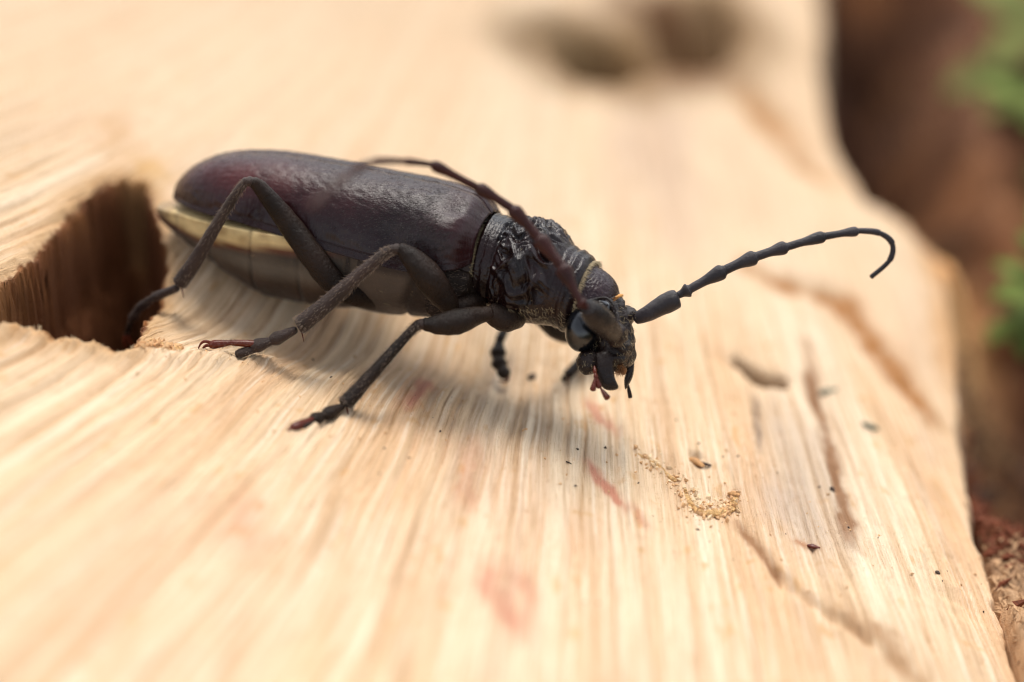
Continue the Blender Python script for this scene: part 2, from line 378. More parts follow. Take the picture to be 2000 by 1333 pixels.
band([(1460, 520), (1560, 555), (1640, 575), (1700, 660), (1760, 730), (1825, 795)], 0.15, (0.36, 0.155, 0.045), 1.3, 204)
band([(1440, 170), (1500, 230), (1560, 300), (1620, 350)], 0.22, (0.46, 0.24, 0.10), 1.0, 205)
band([(1570, 660), (1590, 780), (1615, 850), (1630, 930), (1650, 1010), (1665, 1080)], 0.07, (0.30, 0.16, 0.08), 1.2, 206)
band([(1475, 760), (1480, 840), (1482, 890)], 0.035, (0.36, 0.26, 0.18), 0.9, 207, (5, 2))
band([(1440, 1020), (1490, 1090), (1520, 1130)], 0.06, (0.33, 0.17, 0.08), 1.1, 208)
band([(1640, 1200), (1740, 1270), (1800, 1345)], 0.18, (0.42, 0.25, 0.13), 1.0, 209)
band([(1550, 1060), (1590, 1075)], 0.05, (0.40, 0.16, 0.06), 0.8, 210)
band([(1800, 400), (1838, 480), (1858, 600), (1865, 720)], 0.17, (0.50, 0.26, 0.10), 1.2, 211)
band([(1690, 350), (1790, 420)], 0.12, (0.55, 0.32, 0.15), 0.8, 212)
# pink stains
for pts, wd, amt, sd_ in (([(822, 715), (822, 745), (808, 770), (798, 792)], 0.085, 1.0, 220), ([(1150, 900), (1170, 935), (1200, 968), (1222, 992)], 0.06, 0.9, 221), ([(975, 1100), (960, 1140), (975, 1180), (1020, 1240)], 0.12, 0.6, 222), ([(1015, 1110), (1035, 1170), (1030, 1230)], 0.12, 0.45, 222), ([(1150, 770), (1175, 815), (1200, 845)], 0.07, 0.6, 223), ([(1240, 990), (1260, 1030)], 0.05, 0.4, 224), ([(925, 850), (905, 990)], 0.10, 0.35, 225), ([(480, 960), (470, 1080)], 0.2, 0.3, 226)):
    band(pts, wd, (0.54, 0.23, 0.14), min(1.3, amt * 1.3), sd_, (6, 3))
# stained wood of gallery mouth, knot, edge
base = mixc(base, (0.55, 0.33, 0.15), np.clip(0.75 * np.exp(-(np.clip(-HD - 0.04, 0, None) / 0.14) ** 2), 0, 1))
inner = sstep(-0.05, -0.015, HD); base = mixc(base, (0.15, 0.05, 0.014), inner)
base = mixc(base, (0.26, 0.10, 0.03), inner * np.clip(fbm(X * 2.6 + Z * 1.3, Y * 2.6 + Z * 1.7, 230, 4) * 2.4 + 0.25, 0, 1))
band([(40, 590), (95, 640)], 0.45, (0.40, 0.20, 0.07), 0.8, 236, (3, 3))
band([(235, 230), (215, 300)], 0.18, (0.55, 0.32, 0.15), 0.6, 231); band([(300, 310), (285, 340)], 0.2, (0.62, 0.38, 0.16), 0.8, 232)
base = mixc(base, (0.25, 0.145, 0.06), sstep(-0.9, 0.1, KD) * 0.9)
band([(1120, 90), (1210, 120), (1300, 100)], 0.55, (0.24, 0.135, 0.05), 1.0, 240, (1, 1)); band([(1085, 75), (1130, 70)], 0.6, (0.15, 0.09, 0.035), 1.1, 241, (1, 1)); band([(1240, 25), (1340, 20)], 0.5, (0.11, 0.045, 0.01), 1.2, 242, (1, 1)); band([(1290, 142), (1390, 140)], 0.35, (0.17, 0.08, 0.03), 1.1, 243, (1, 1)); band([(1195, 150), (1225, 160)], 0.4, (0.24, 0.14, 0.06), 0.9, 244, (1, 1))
cdv, _ = seg_dist(X, Y, CLEFT); base = mixc(base, (0.035, 0.018, 0.010), np.exp(-(cdv / 0.085) ** 4))
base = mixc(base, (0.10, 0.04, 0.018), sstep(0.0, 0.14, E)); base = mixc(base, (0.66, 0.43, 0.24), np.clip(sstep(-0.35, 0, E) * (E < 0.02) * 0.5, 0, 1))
ZR = Z - (plane_z(0) + SLOPE * X); ZR = np.where(ZR < -0.3, ZR + 0.3, 0)
log = grid_obj("log", X, Y, Z, np.clip(base, 0.004, 0.85), UW + 0.7 * ZR, Y + 3.0 * ZR, M_wood)
tag(log, "pale split log with carved grain, a dark beetle hole and a knot hollow", kind="structure")

def ground_at(x, y):
    z = wood_height(np.array([[x]], float), np.array([[y]], float))[0]; return float(z[0, 0])
def drop_on(px, py):
    """the point of the log seen at this pixel of the reference"""
    o = CAM; d = (P(px, py, D0) - CAM) / D0; t = 24.0
    for i in range(900):
        q = o + d * t
        if q.z < ground_at(q.x, q.y): break
        t += 0.25 if t < 26 else 0.02
    return q

# ------------------------------------------------------------------ rotten wood and bark beside the log
xs2 = np.concatenate([np.arange(2.0, 7.5, 0.03), np.linspace(7.5, 22, 60)]); ys2 = np.concatenate([np.linspace(-14, -4, 40, endpoint=False), np.arange(-4, 3, 0.03), np.arange(3, 12, 0.08), np.linspace(12, 30, 40)])
X2, Y2 = np.meshgrid(xs2, ys2)
e2 = X2 - edge_x(Y2)
Z2 = plane_z(0) + SLOPE * X2
gapd = sstep(-0.3, 3.2, Y2)
Z2 = Z2 - 0.17 - 0.13 * sstep(-1.8, -1.0, Y2) - 0.6 * gapd + 0.03 * fbm(X2 * 38, Y2 * 30, 325, 3) - 1.4 * gapd * np.exp(-((e2 - 0.9) / 0.9) ** 2)
Z2 = Z2 - 0.12 * np.clip(e2 - 2.2, 0, None) ** 2
Z2 = Z2 + 0.32 * fbm(X2 * 1.1, Y2 * 0.8, 301, 4) * sstep(-1.9, -1.0, Y2) + 0.13 * fbm(X2 * 4.5, Y2 * 3.5, 311, 4) + 0.055 * fbm(X2 * 16, Y2 * 12, 321, 3)
Z2 = Z2 - 0.6 * sstep(0.14, -0.10, e2)
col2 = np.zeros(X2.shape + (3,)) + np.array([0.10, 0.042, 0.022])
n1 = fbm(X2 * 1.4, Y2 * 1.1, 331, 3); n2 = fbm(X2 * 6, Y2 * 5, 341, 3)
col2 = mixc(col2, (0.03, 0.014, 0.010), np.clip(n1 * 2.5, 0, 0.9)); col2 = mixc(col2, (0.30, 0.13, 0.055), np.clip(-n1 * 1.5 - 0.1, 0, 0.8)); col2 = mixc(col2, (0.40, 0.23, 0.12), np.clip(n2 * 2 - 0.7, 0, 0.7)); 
def spot(px, py, dz, rx, ry, colr, amt, raise_=0.0):
    global col2, Z2
    q = on_plane(px, py, dz); g = np.exp(-((X2 - q.x) / rx) ** 2 - ((Y2 - q.y) / ry) ** 2)
    g = np.clip(g * (1.1 + 0.6 * fbm(X2 * 2.5, Y2 * 2, 351, 3)), 0, 1)
    col2 = mixc(col2, colr, np.clip(amt * g, 0, 1)); Z2 = Z2 + raise_ * g
spot(1660, 60, -2.0, 0.9, 2.6, (0.022, 0.008, 0.003), 1.0, -0.8)  # near-black colour paints in the shade of the deep gap by the log
spot(1700, 330, -1.8, 0.45, 1.2, (0.016, 0.006, 0.003), 1.0, -0.6)  # same gap: its shade put into the colour here too
spot(1870, 180, -1.2, 0.5, 2.0, (0.26, 0.13, 0.075), 0.85, 0.5)
spot(1835, 500, -0.3, 0.5, 1.8, (0.75, 0.42, 0.18), 1.6, 1.15)
spot(1845, 640, -0.25, 0.25, 0.9, (0.60, 0.35, 0.17), 1.0, 0.6)
spot(1930, 380, -1.0, 0.3, 0.7, (0.30, 0.14, 0.07), 0.8, 0.2)
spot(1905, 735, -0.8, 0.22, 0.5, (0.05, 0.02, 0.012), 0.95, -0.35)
spot(1960, 850, -0.6, 0.3, 0.4, (0.10, 0.055, 0.04), 0.8, 0.0)
spot(1945, 930, -0.4, 0.6, 0.9, (0.26, 0.065, 0.022), 1.2, 0.12)
spot(1960, 1180, -0.2, 0.55, 0.65, (0.52, 0.32, 0.18), 1.0, 0.16)
spot(2000, 1330, -0.2, 0.8, 0.9, (0.55, 0.34, 0.19), 1.0, 0.16)
Z2 = Z2 - 0.6 * sstep(0.06, -0.12, e2)
rot = grid_obj("rotten_wood", X2, Y2, Z2, np.clip(col2, 0.004, 0.85), X2 * 0.6 + 0.25 * Z2, Y2 + Z2, M_rot)
tag(rot, "crumbling red-brown rotten wood along the edge of the pale log", kind="structure")

# forest floor far below, reaching the horizon
M_floor = plain("leaf_litter", (0.075, 0.065, 0.030), 0.9, 0.2, scale=0.35, var=0.6, bump=0.6, dist=0.4)
ff = mesh_obj("ground", [(-1500, -1500, -14), (1500, -1500, -14), (1500, 1500, -14), (-1500, 1500, -14)], [(0, 1, 2, 3)], M_floor, smooth=False)
tag(ff, "dark forest floor far below the log", kind="structure")

exec_parts = True
# ------------------------------------------------------------------ the beetle
A = Vector((0.94, -0.21, 0.27)).normalized(); Sn = Vector((-0.34, -0.25, 0.0)); Sn.z = (-A.x * Sn.x - A.y * Sn.y) / A.z; Sn.normalize()
def cw(v): return RT * v.x + UP * v.y - FW * v.z
BA, BS = cw(A), cw(Sn); BU = BA.cross(BS); BU.normalize()
if BU.z < 0: BU = -BU
BO = P(1030, 530, 30.25) - BA * 3.42
def L(x, s, u): return BO + BA * x + BS * s + BU * u
beetle = bpy.data.objects.new("beetle", None); C.objects.link(beetle)
_b = L(2.0, 0, -0.75); beetle.location = (_b.x, _b.y, ground_at(_b.x, _b.y)); OFF = Vector(beetle.location)
tag(beetle, "dark maroon-black longhorn beetle standing on the pale log, head down to the right", "beetle")

ax_rot = BA.to_track_quat('X', 'Z').to_euler()
M_elytra = None
def elytra_mat():
    m, t, b = mat("elytra_chitin"); Lk = t.links.new
    at = nn(t, "ShaderNodeAttribute", attribute_name="col"); uv = nn(t, "ShaderNodeUVMap", uv_map="grain")
    def st(sx, sy, d, r):
        mp = nn(t, "ShaderNodeMapping"); mp.inputs['Scale'].default_value = (sx, sy, 1); Lk(uv.outputs[0], mp.inputs[0])
        n = nn(t, "ShaderNodeTexNoise", Scale=1.0, Detail=d, Roughness=r); n.inputs['Distortion'].default_value = 0.6; Lk(mp.outputs[0], n.inputs['Vector']); return n
    a = st(34, 90, 3, 0.6); c = st(14, 14, 4, 0.6); d = st(3.0, 3.0, 3, 0.5)
    r = ramp(t, d.outputs[0], [(0.3, (0.7, 0.7, 0.7)), (0.7, (1.35, 1.25, 1.25))])
    mx = nn(t, "ShaderNodeMixRGB", blend_type='MULTIPLY'); mx.inputs[0].default_value = 1; Lk(at.outputs['Color'], mx.inputs[1]); Lk(r.outputs[0], mx.inputs[2])
    # short pale lying hairs
    h = st(26, 130, 2, 0.5); rh = ramp(t, h.outputs[0], [(0.62, (0, 0, 0)), (0.72, (0.30, 0.30, 0.30))])
    m2 = nn(t, "ShaderNodeMixRGB"); Lk(rh.outputs[0], m2.inputs[0]); Lk(mx.outputs[0], m2.inputs[1]); m2.inputs[2].default_value = (0.06, 0.042, 0.04, 1)
    Lk(m2.outputs[0], b.inputs['Base Color'])
    rr = ramp(t, c.outputs[0], [(0.3, (0.20,) * 3), (0.7, (0.32,) * 3)]); Lk(rr.outputs[0], b.inputs['Roughness'])
    c2_ = nn(t, "ShaderNodeMath", operation='MULTIPLY'); Lk(c.outputs[0], c2_.inputs[0]); c2_.inputs[1].default_value = 0.18
    ad = nn(t, "ShaderNodeMath", operation='MULTIPLY_ADD'); Lk(a.outputs[0], ad.inputs[0]); ad.inputs[1].default_value = 0.7; Lk(c2_.outputs[0], ad.inputs[2])
    bp = nn(t, "ShaderNodeBump", Strength=0.5, Distance=0.014); Lk(ad.outputs[0], bp.inputs['Height']); Lk(bp.outputs[0], b.inputs['Normal'])
    b.inputs['Specular IOR Level'].default_value = 0.27; b.inputs['Sheen Weight'].default_value = 0.02; b.inputs['Sheen Roughness'].default_value = 0.35
    return m
M_elytra = elytra_mat()
M_pron = chitin("pronotum_chitin", (0.004, 0.003, 0.003), (0.014, 0.004, 0.0035), 0.13, 0.35, 15, 60, coat=0.08, spec=0.24, dust=0.10, dist=0.02)
M_head = chitin("head_chitin", (0.006, 0.0042, 0.004), (0.016, 0.007, 0.005), 0.24, 1.0, 26, 60, coat=0.08, spec=0.22, dust=0.08, dist=0.02)
M_neck = chitin("neck_chitin", (0.012, 0.004, 0.006), (0.020, 0.006, 0.008), 0.26, 0.5, 30, 70, coat=0.05, spec=0.28, dust=0.08, dist=0.015)
M_leg = chitin("leg_chitin", (0.009, 0.005, 0.003), (0.022, 0.0115, 0.007), 0.30, 0.8, 30, 100, sheen=0.0, dust=0.10, spec=0.16)
M_tibia = chitin("tibia_chitin", (0.022, 0.012, 0.008), (0.048, 0.028, 0.021), 0.34, 0.9, 40, 110, sheen=0.05, dust=0.10, spec=0.25)
M_ant = chitin("antenna_chitin", (0.013, 0.010, 0.011), (0.030, 0.022, 0.024), 0.34, 0.5, 40, 130, sheen=0.03, dust=0.12, spec=0.28)
M_antred = chitin("antenna_red_chitin", (0.020, 0.0045, 0.0035), (0.045, 0.009, 0.006), 0.30, 0.5, 40, 110, dust=0.05, spec=0.2)
M_red = chitin("red_claw_chitin", (0.06, 0.008, 0.003), (0.13, 0.020, 0.006), 0.25, 0.2, 40, 100, coat=0.0, spec=0.3, dust=0.05)
M_eye = chitin("compound_eye", (0.002, 0.0025, 0.0035), (0.0035, 0.004, 0.006), 0.13, 0.10, 60, 220, coat=0.3, dust=0.03)
M_belly = chitin("belly_chitin", (1, 1, 1), (1, 1, 1), 0.42, 0.5, 16, 90, sheen=0.05, dust=0.12, spec=0.3, attr="col")
M_hair = plain("pale_hair", (0.40, 0.31, 0.18), 0.55, 0.3, var=0.25, bump=0)
M_lhair = plain("leg_hair", (0.26, 0.19, 0.14), 0.5, 0.3, var=0.3, bump=0)
M_ehair = plain("grey_hair", (0.028, 0.019, 0.018), 0.4, 0.5, var=0.3, bump=0)
M_fringe = plain("yellow_fringe", (0.13, 0.095, 0.05), 0.7, 0.3, scale=60, var=0.5, bump=0.6, dist=0.01)
M_dust = plain("dusty_crumb", (0.50, 0.24, 0.07), 0.8, 0.3)
M_amber = plain("amber_hair", (0.22, 0.085, 0.02), 0.5, 0.4, var=0.3, bump=0)

def curve(xs_, ys_, x):
    """smooth interpolation through the control points"""
    i = np.searchsorted(xs_, x) - 1; i = int(np.clip(i, 0, len(xs_) - 2))
    def sl(k):
        if k == 0: return (ys_[1] - ys_[0]) / (xs_[1] - xs_[0])
        if k == len(xs_) - 1: return (ys_[-1] - ys_[-2]) / (xs_[-1] - xs_[-2])
        return (ys_[k + 1] - ys_[k - 1]) / (xs_[k + 1] - xs_[k - 1])
    h = xs_[i + 1] - xs_[i]; t = (x - xs_[i]) / h; t = min(max(t, 0), 1)
    return (2 * t ** 3 - 3 * t * t + 1) * ys_[i] + (t ** 3 - 2 * t * t + t) * h * sl(i) + (-2 * t ** 3 + 3 * t * t) * ys_[i + 1] + (t ** 3 - t * t) * h * sl(i + 1)

# wing cases ---------------------------------------------------------------
ex = [0.0, 0.05, 0.2, 0.45, 0.9, 1.5, 2.1, 2.6, 2.9, 3.02]
eW = [0.04, 0.17, 0.34, 0.47, 0.565, 0.60, 0.62, 0.645, 0.60, 0.47]
eH = [0.10, 0.19, 0.36, 0.50, 0.60, 0.635, 0.645, 0.645, 0.60, 0.54]
eE = [0.03, 0.02, 0.03, 0.03, 0.04, -0.01, -0.05, -0.04, 0.05, 0.17]
def elytron(side):
    nx, nt_ = 200, 84; rows, cols, uvs = [], [], []
    for i in range(nx):
        tt = i / (nx - 1); x = 3.02 * tt ** 1.25; fr_ = float(sstep(2.80, 3.02, x)) ** 2
        W, H, E_ = (curve(ex, q, x) for q in (eW, eH, eE))
        row, crow, ur = [], [], []
        for j in range(nt_):
            q = j / (nt_ - 1)
            if q < 0.93:
                th = q / 0.93 * math.pi * 0.5; ss = math.sin(th) ** 0.88; cc = max(0.0, math.cos(th)) ** 0.80
                s = 0.004 + W * ss; u = E_ + (H - E_) * cc
            else:
                k = (q - 0.93) / 0.07; s = W * (1 + 0.02 * math.sin(k * math.pi)) - 0.05 * k * k + 0.004; u = E_ - 0.022 * k
            s *= 1 - 0.10 * fr_; u -= 0.07 * fr_
            if 0.90 < q < 0.97: s += 0.012 * math.sin((q - 0.90) / 0.07 * math.pi)
            if q < 0.04: u -= 0.012 * (1 - q / 0.04)
            # shoulder boss and hollow behind it
            sh = math.exp(-((x - 2.72) / 0.20) ** 2 - ((q - 0.62) / 0.17) ** 2); s += 0.045 * sh; u += 0.03 * sh
            ho = math.exp(-((x - 2.28) / 0.16) ** 2 - ((q - 0.74) / 0.12) ** 2); s -= 0.035 * ho; u -= 0.012 * ho
            ho = math.exp(-((x - 2.80) / 0.12) ** 2 - ((q - 0.30) / 0.12) ** 2); u -= 0.035 * ho
            wr = 0.009 * sstep(1.9, 2.6, x) * mnoise.noise(Vector((x * 5, q * 9, 3.0))) + 0.006 * mnoise.noise(Vector((x * 14, q * 20, side * 7)))
            u += wr * (1 - q); s += wr * q
            row.append(L(x - 0.07 * (1 - x / 3.02), side * s, u))
            fine = mnoise.noise(Vector((x * 1.6, q * 3, 1))) 
            red = math.exp(-((x - 0.75) / 0.75) ** 2 - ((q - 0.45) / 0.33) ** 2)
            c = Vector((0.013, 0.004, 0.0045)).lerp(Vector((0.060, 0.012, 0.011)), min(1, max(0, red * 0.85 + 0.12 * fine)))
            c = c.lerp(Vector((0.024, 0.006, 0.006)), 0.6 * sstep(2.2, 3.0, x))
            crow.append(c); ur.append((x, s if q < 0.9 else W + q))
        rows.append(row); cols.append(crow); uvs.append(ur)
    arr = np.array([[tuple(v - OFF) for v in r] for r in rows])
    o = grid_obj("elytron", arr[..., 0], arr[..., 1], arr[..., 2], np.array([[tuple(c) for c in r] for r in cols]), np.array([[u[0] for u in r] for r in uvs]), np.array([[u[1] for u in r] for r in uvs]), M_elytra)
    if side < 0: o.data.flip_normals()
    md = o.modifiers.new("thickness", 'SOLIDIFY'); md.thickness = 0.022; md.offset = -1
    o.parent = beetle; return o
elytron(1); elytron(-1)
# scutellum
V, F = ellipsoid(L(2.97, 0, 0.38), (BA * 0.09, BS * 0.10, BU * 0.03)); o = mesh_obj("scutellum", V, F, M_leg, beetle, OFF)

def ring(x, cu, hw, ht, hb, n=72, fn=None, px_=2.0):
    r = []
    for j in range(n):
        an = 2 * math.pi * j / n; s = math.cos(an); u = math.sin(an)
        e = 2 / px_; ss = math.copysign(abs(s) ** e, s) * hw; uu = math.copysign(abs(u) ** e, u) * (ht if u > 0 else hb)
        if fn: ss, uu, dx = fn(x, an, ss, uu)
        else: dx = 0
        r.append(L(x + dx, ss, cu + uu))
    return r
def colored(o, colfn):
    me = o.data; ca = me.color_attributes.new("col", 'FLOAT_COLOR', 'POINT')
    for i, v in enumerate(me.vertices):
        p = v.co + OFF - BO; c = colfn(p.dot(BA), p.dot(BS), p.dot(BU)); ca.data[i].color = (*c, 1)
# abdomen -------------------------------------------------------------------
axx = [-0.22, -0.19, -0.1, 0.05, 0.4, 0.9, 1.4, 1.9, 2.3]
aw = [0.03, 0.13, 0.22, 0.33, 0.50, 0.60, 0.61, 0.58, 0.5]
ab = [0.03, 0.12, 0.19, 0.28, 0.45, 0.68, 0.73, 0.66, 0.5]
ac = [-0.12, -0.12, -0.11, -0.08, -0.06, -0.03, 0, 0, 0]
SEGX = [0.12, 0.50, 0.95, 1.42, 1.9]
rings = []
for i in range(170):
    x = -0.22 + 2.5 * i / 169
    hw, hb, cu = curve(axx, aw, x), curve(axx, ab, x), curve(axx, ac, x)
    gr = sum(math.exp(-((x - g) / 0.022) ** 2) for g in SEGX); st = 0
    for k, g in enumerate(SEGX):
        nx_ = SEGX[k + 1] if k + 1 < len(SEGX) else 2.3
        if g <= x < nx_: st = 0.02 * (1 - (x - g) / (nx_ - g))
    def fn(x_, an, s, u, gr=gr, st=st):
        k = 1 - 0.022 * gr + st
        if u > 0: u = u * 0.10
        n_ = 1 + 0.02 * mnoise.noise(Vector((x_ * 4, math.cos(an) * 3, math.sin(an) * 3)))
        return s * k * n_, u * k * n_, 0
    rings.append(ring(x, cu, hw, hb, hb, fn=fn))
V, F = loft(rings); abd = mesh_obj("abdomen", V, F, M_belly, beetle, OFF)
def abcol(x, s, u):
    cu = curve(axx, ac, x); hb = curve(axx, ab, x); q = (u - cu) / max(hb, 0.05)
    seg = sum(math.exp(-((x - g) / 0.02) ** 2) for g in SEGX)
    c = Vector((0.06, 0.046, 0.035)).lerp(Vector((0.036, 0.020, 0.012)), float(sstep(-0.45, -0.7, q)))
    nv = mnoise.noise(Vector((x * 3, s * 4, u * 4))); c = c * (1 + 0.6 * nv) * (1 - 0.65 * min(1, seg)); c = c.lerp(Vector((0.13, 0.11, 0.085)), 0.5 * math.exp(-((q + 0.45) / 0.12) ** 2))  # pale mid-flank band: grey-brown highlight painted into the colour
    ub = float(np.interp(x, [-.2, 0, .45, .9, 1.5, 1.8], [-.17, -.19, -.23, -.17, -.09, -.03])); yel = sstep(1.9, 1.5, x) * sstep(ub - 0.02, ub + 0.03, u + 0.02 * nv)
    yc = Vector((0.66, 0.48, 0.22)).lerp(Vector((0.30, 0.17, 0.06)), min(1, max(0, 0.45 + 1.3 * mnoise.noise(Vector((x * 6, u * 22, s * 6))) - 0.5 * (x > 0.02)))); yc = yc.lerp(Vector((0.20, 0.13, 0.07)), float(sstep(0.05, -0.15, x)) * 0.7); c = c.lerp(yc, float(yel) * (1 - 0.3 * min(1, seg)))
    edge = math.exp(-((u - ub + 0.015) / 0.03) ** 2) * float(sstep(2.0, 1.6, x)); c = c.lerp(Vector((0.13, 0.035, 0.012)), 0.8 * edge)
    return c
colored(abd, abcol)
# hind thorax and its plates ----------------------------------------------------
tx = [1.2, 1.5, 2.0, 2.5, 2.8, 3.0, 3.1]; tw = [0.4, 0.54, 0.575, 0.585, 0.55, 0.44, 0.3]; tb = [0.4, 0.60, 0.66, 0.62, 0.58, 0.48, 0.3]
rings = []
for i in range(110):
    x = 1.2 + 1.9 * i / 109
    def fn(x_, an, s, u):
        if u > 0: u *= 0.5
        g = math.exp(-((x_ - 2.62 - 0.25 * math.sin(an)) / 0.03) ** 2) * 0.04
        n_ = 1 - g + 0.025 * mnoise.noise(Vector((x_ * 5, math.cos(an) * 2.5, math.sin(an) * 2.5)))
        return s * n_, u * n_, 0
    rings.append(ring(x, 0.0, curve(tx, tw, x), curve(tx, tb, x), curve(tx, tb, x), fn=fn))
V, F = loft(rings); th = mesh_obj("thorax", V, F, M_belly, beetle, OFF)
def thcol(x, s, u):
    nv = mnoise.noise(Vector((x * 4, s * 5, u * 5)))
    c = Vector((0.075, 0.055, 0.042)).lerp(Vector((0.018, 0.011, 0.009)), float(sstep(2.38, 2.5, x - 0.3 * (u + 0.3))))
    if u > -0.12: c = Vector((0.03, 0.02, 0.017))
    return c * (1 + 0.5 * nv)
colored(th, thcol)
# pleural plate between wing case and middle leg: dark hairy shield
def plate(name, pts, r, m, flat=0.5, rough=0.02, fd=None, seg=20):
    V, F = tube_data([p for p in pts], r, seg=seg, sub=8, flat=flat, flat_dir=fd or BS, rough=rough)
    return mesh_obj(name, V, F, m, beetle, OFF)
plate("pleuron", [L(2.55, 0.50, -0.06), L(2.75, 0.50, -0.12), L(2.92, 0.44, -0.16), L(3.02, 0.36, -0.2)], [0.10, 0.17, 0.18, 0.10], M_leg, 0.6)
plate("pleuron", [L(2.70, 0.42, -0.36), L(2.86, 0.42, -0.36), L(3.0, 0.36, -0.40)], [0.12, 0.17, 0.12], M_leg, 0.6)
# pronotum -------------------------------------------------------------------
pxx = [2.99, 3.04, 3.12, 3.25, 3.45, 3.62, 3.74, 3.80, 3.86, 3.92, 3.97]
pw = [0.35, 0.43, 0.445, 0.475, 0.545, 0.50, 0.425, 0.405, 0.41, 0.385, 0.34]
pt = [0.38, 0.455, 0.455, 0.455, 0.475, 0.455, 0.395, 0.375, 0.385, 0.365, 0.32]
pb = [0.30, 0.38, 0.40, 0.43, 0.46, 0.43, 0.38, 0.365, 0.365, 0.345, 0.30]
def pbend(x): return -0.13 * float(sstep(3.50, 4.02, x))
rings = []; NX, NA = 230, 300
for i in range(NX):
    x = 2.99 + 0.98 * i / (NX - 1)
    hw, ht, hb = curve(pxx, pw, x), curve(pxx, pt, x), curve(pxx, pb, x)
    mid = float(sstep(3.16, 3.28, x) * sstep(3.78, 3.66, x))
    r = []
    for j in range(NA):
        an = 2 * math.pi * j / NA; s, u = math.cos(an), math.sin(an)
        side = max(0, abs(s)); top = max(0, u)
        p = Vector((x * 5.2, s * 2.3, u * 2.3))
        wv = mnoise.noise(p * 1.0 + Vector((0, 0, 1.7)))
        q = p + Vector((wv, wv * 0.7, -wv)) * 0.9
        rid = 1 - 2 * abs(mnoise.noise(q * 1.35)); rid2 = 1 - 2 * abs(mnoise.noise(q * 3.1 + Vector((3, 3, 3))))
        low = float(sstep(-0.85, -0.3, u))
        d = mid * low * (0.050 * (rid - 0.5) + (0.009 + 0.012 * top) * (rid2 - 0.5)) + 0.05 * mid * math.exp(-((abs(an - math.pi) if s < 0 else min(an, 2 * math.pi - an)) / 0.45) ** 2) * math.exp(-((x - 3.46) / 0.10) ** 2)
        # transverse rings of the front collar and bead at the rear margin
        fr = float(sstep(3.72, 3.78, x) * sstep(3.985, 3.95, x)); d += fr * 0.006 * math.sin(x * 95 + 1.2 * wv)
        rr = float(sstep(3.20, 3.14, x)); d += rr * 0.004 * math.sin(x * 85)
        # furrow of the rear border bends forward down the flank
        fur = math.exp(-((x - 3.19 - 0.03 * u) / 0.022) ** 2); d -= 0.022 * fur
        d += 0.004 * mnoise.noise(p * 9)
        k = 1 + d / 0.48
        r.append(L(x + 0.03 * float(sstep(3.6, 3.97, x)) * (1 + u), s * hw * k, u * (ht if u > 0 else hb) * k + pbend(x)))
    rings.append(r)
V, F = loft(rings); pron = mesh_obj("pronotum", V, F, M_pron, beetle, OFF)
# connecting membranes with hair fringes (between thorax and pronotum; pronotum and head)
V, F = loft([ring(x, 0, w_, w_ * 0.97, w_ * 0.92) for x, w_ in ((2.92, 0.36), (2.96, 0.40), (3.03, 0.385))]); mesh_obj("thorax_membrane", V, F, M_fringe, beetle, OFF)
# ------------------------------------------------------------------ head
HA = cw(Vector((0.60, -0.72, 0.34)).normalized())  # direction the face runs
def HP(px, py, d): return P(px, py, d)
Nc = L(3.97, 0, 0)
# neck ring (occiput) bending downwards
def ring_at(c, ax, hw, hh, n=96, fn=None):
    ax = ax.normalized(); s = (BS - ax * BS.dot(ax)).normalized(); u = ax.cross(s); 
    if u.dot(BU) < 0: u = -u
    r = []
    for j in range(n):
        an = 2 * math.pi * j / n; k = 1 + (fn(an) if fn else 0)
        r.append(c + s * (math.cos(an) * hw * k) + u * (math.sin(an) * hh * k))
    return r
c0 = L(3.92, 0, -0.125); c3 = L(4.20, 0, -0.27)
rr = []
NS = 90
for i in range(NS):
    t = i / (NS - 1); c = c0.lerp(c3, t); c = c + BU * (0.02 * math.sin(t * math.pi))
    axd = (BA * (1 - 0.45 * t) - BU * (0.45 * t)).normalized()
    hw = curve([0, 0.3, 0.7, 1.0], [0.335, 0.340, 0.320, 0.22], t); hh = curve([0, 0.3, 0.7, 1.0], [0.320, 0.320, 0.29, 0.18], t)
    def fn(an, t=t):
        p = Vector((t * 9, math.cos(an) * 9, math.sin(an) * 9)); wv = mnoise.noise(p * 0.6)
        return 0.016 * (1 - 2 * abs(mnoise.noise(Vector((p.x * 1.5, p.y * 0.9, p.z * 0.9)) + Vector((wv, wv, wv))))) - 0.008
    rr.append(ring_at(c, axd, hw, hh, 220, fn))
V, F = loft(rr)
head = None
hd_c = HP(1182, 625, 30.05)
SX = BS  # lateral towards viewer
hu = (HP(1160, 560, 30.05) - HP(1205, 700, 30.05)).normalized()   # crown direction
hf = SX.cross(hu).normalized()
if hf.dot(RT) < 0: hf = -hf
def H(f, s, u): return hd_c + hf * f + SX * s + hu * u
parts = [ellipsoid(H(-0.04, 0, 0.06), (hf * 0.23, SX * 0.27, hu * 0.28)),
         ellipsoid(H(0.02, 0, -0.18), (hf * 0.19, SX * 0.235, hu * 0.27)),
         ellipsoid(H(0.02, 0, -0.36), (hf * 0.15, SX * 0.21, hu * 0.12)),
         ellipsoid(H(-0.16, 0, -0.20), (hf * 0.13, SX * 0.20, hu * 0.24))]
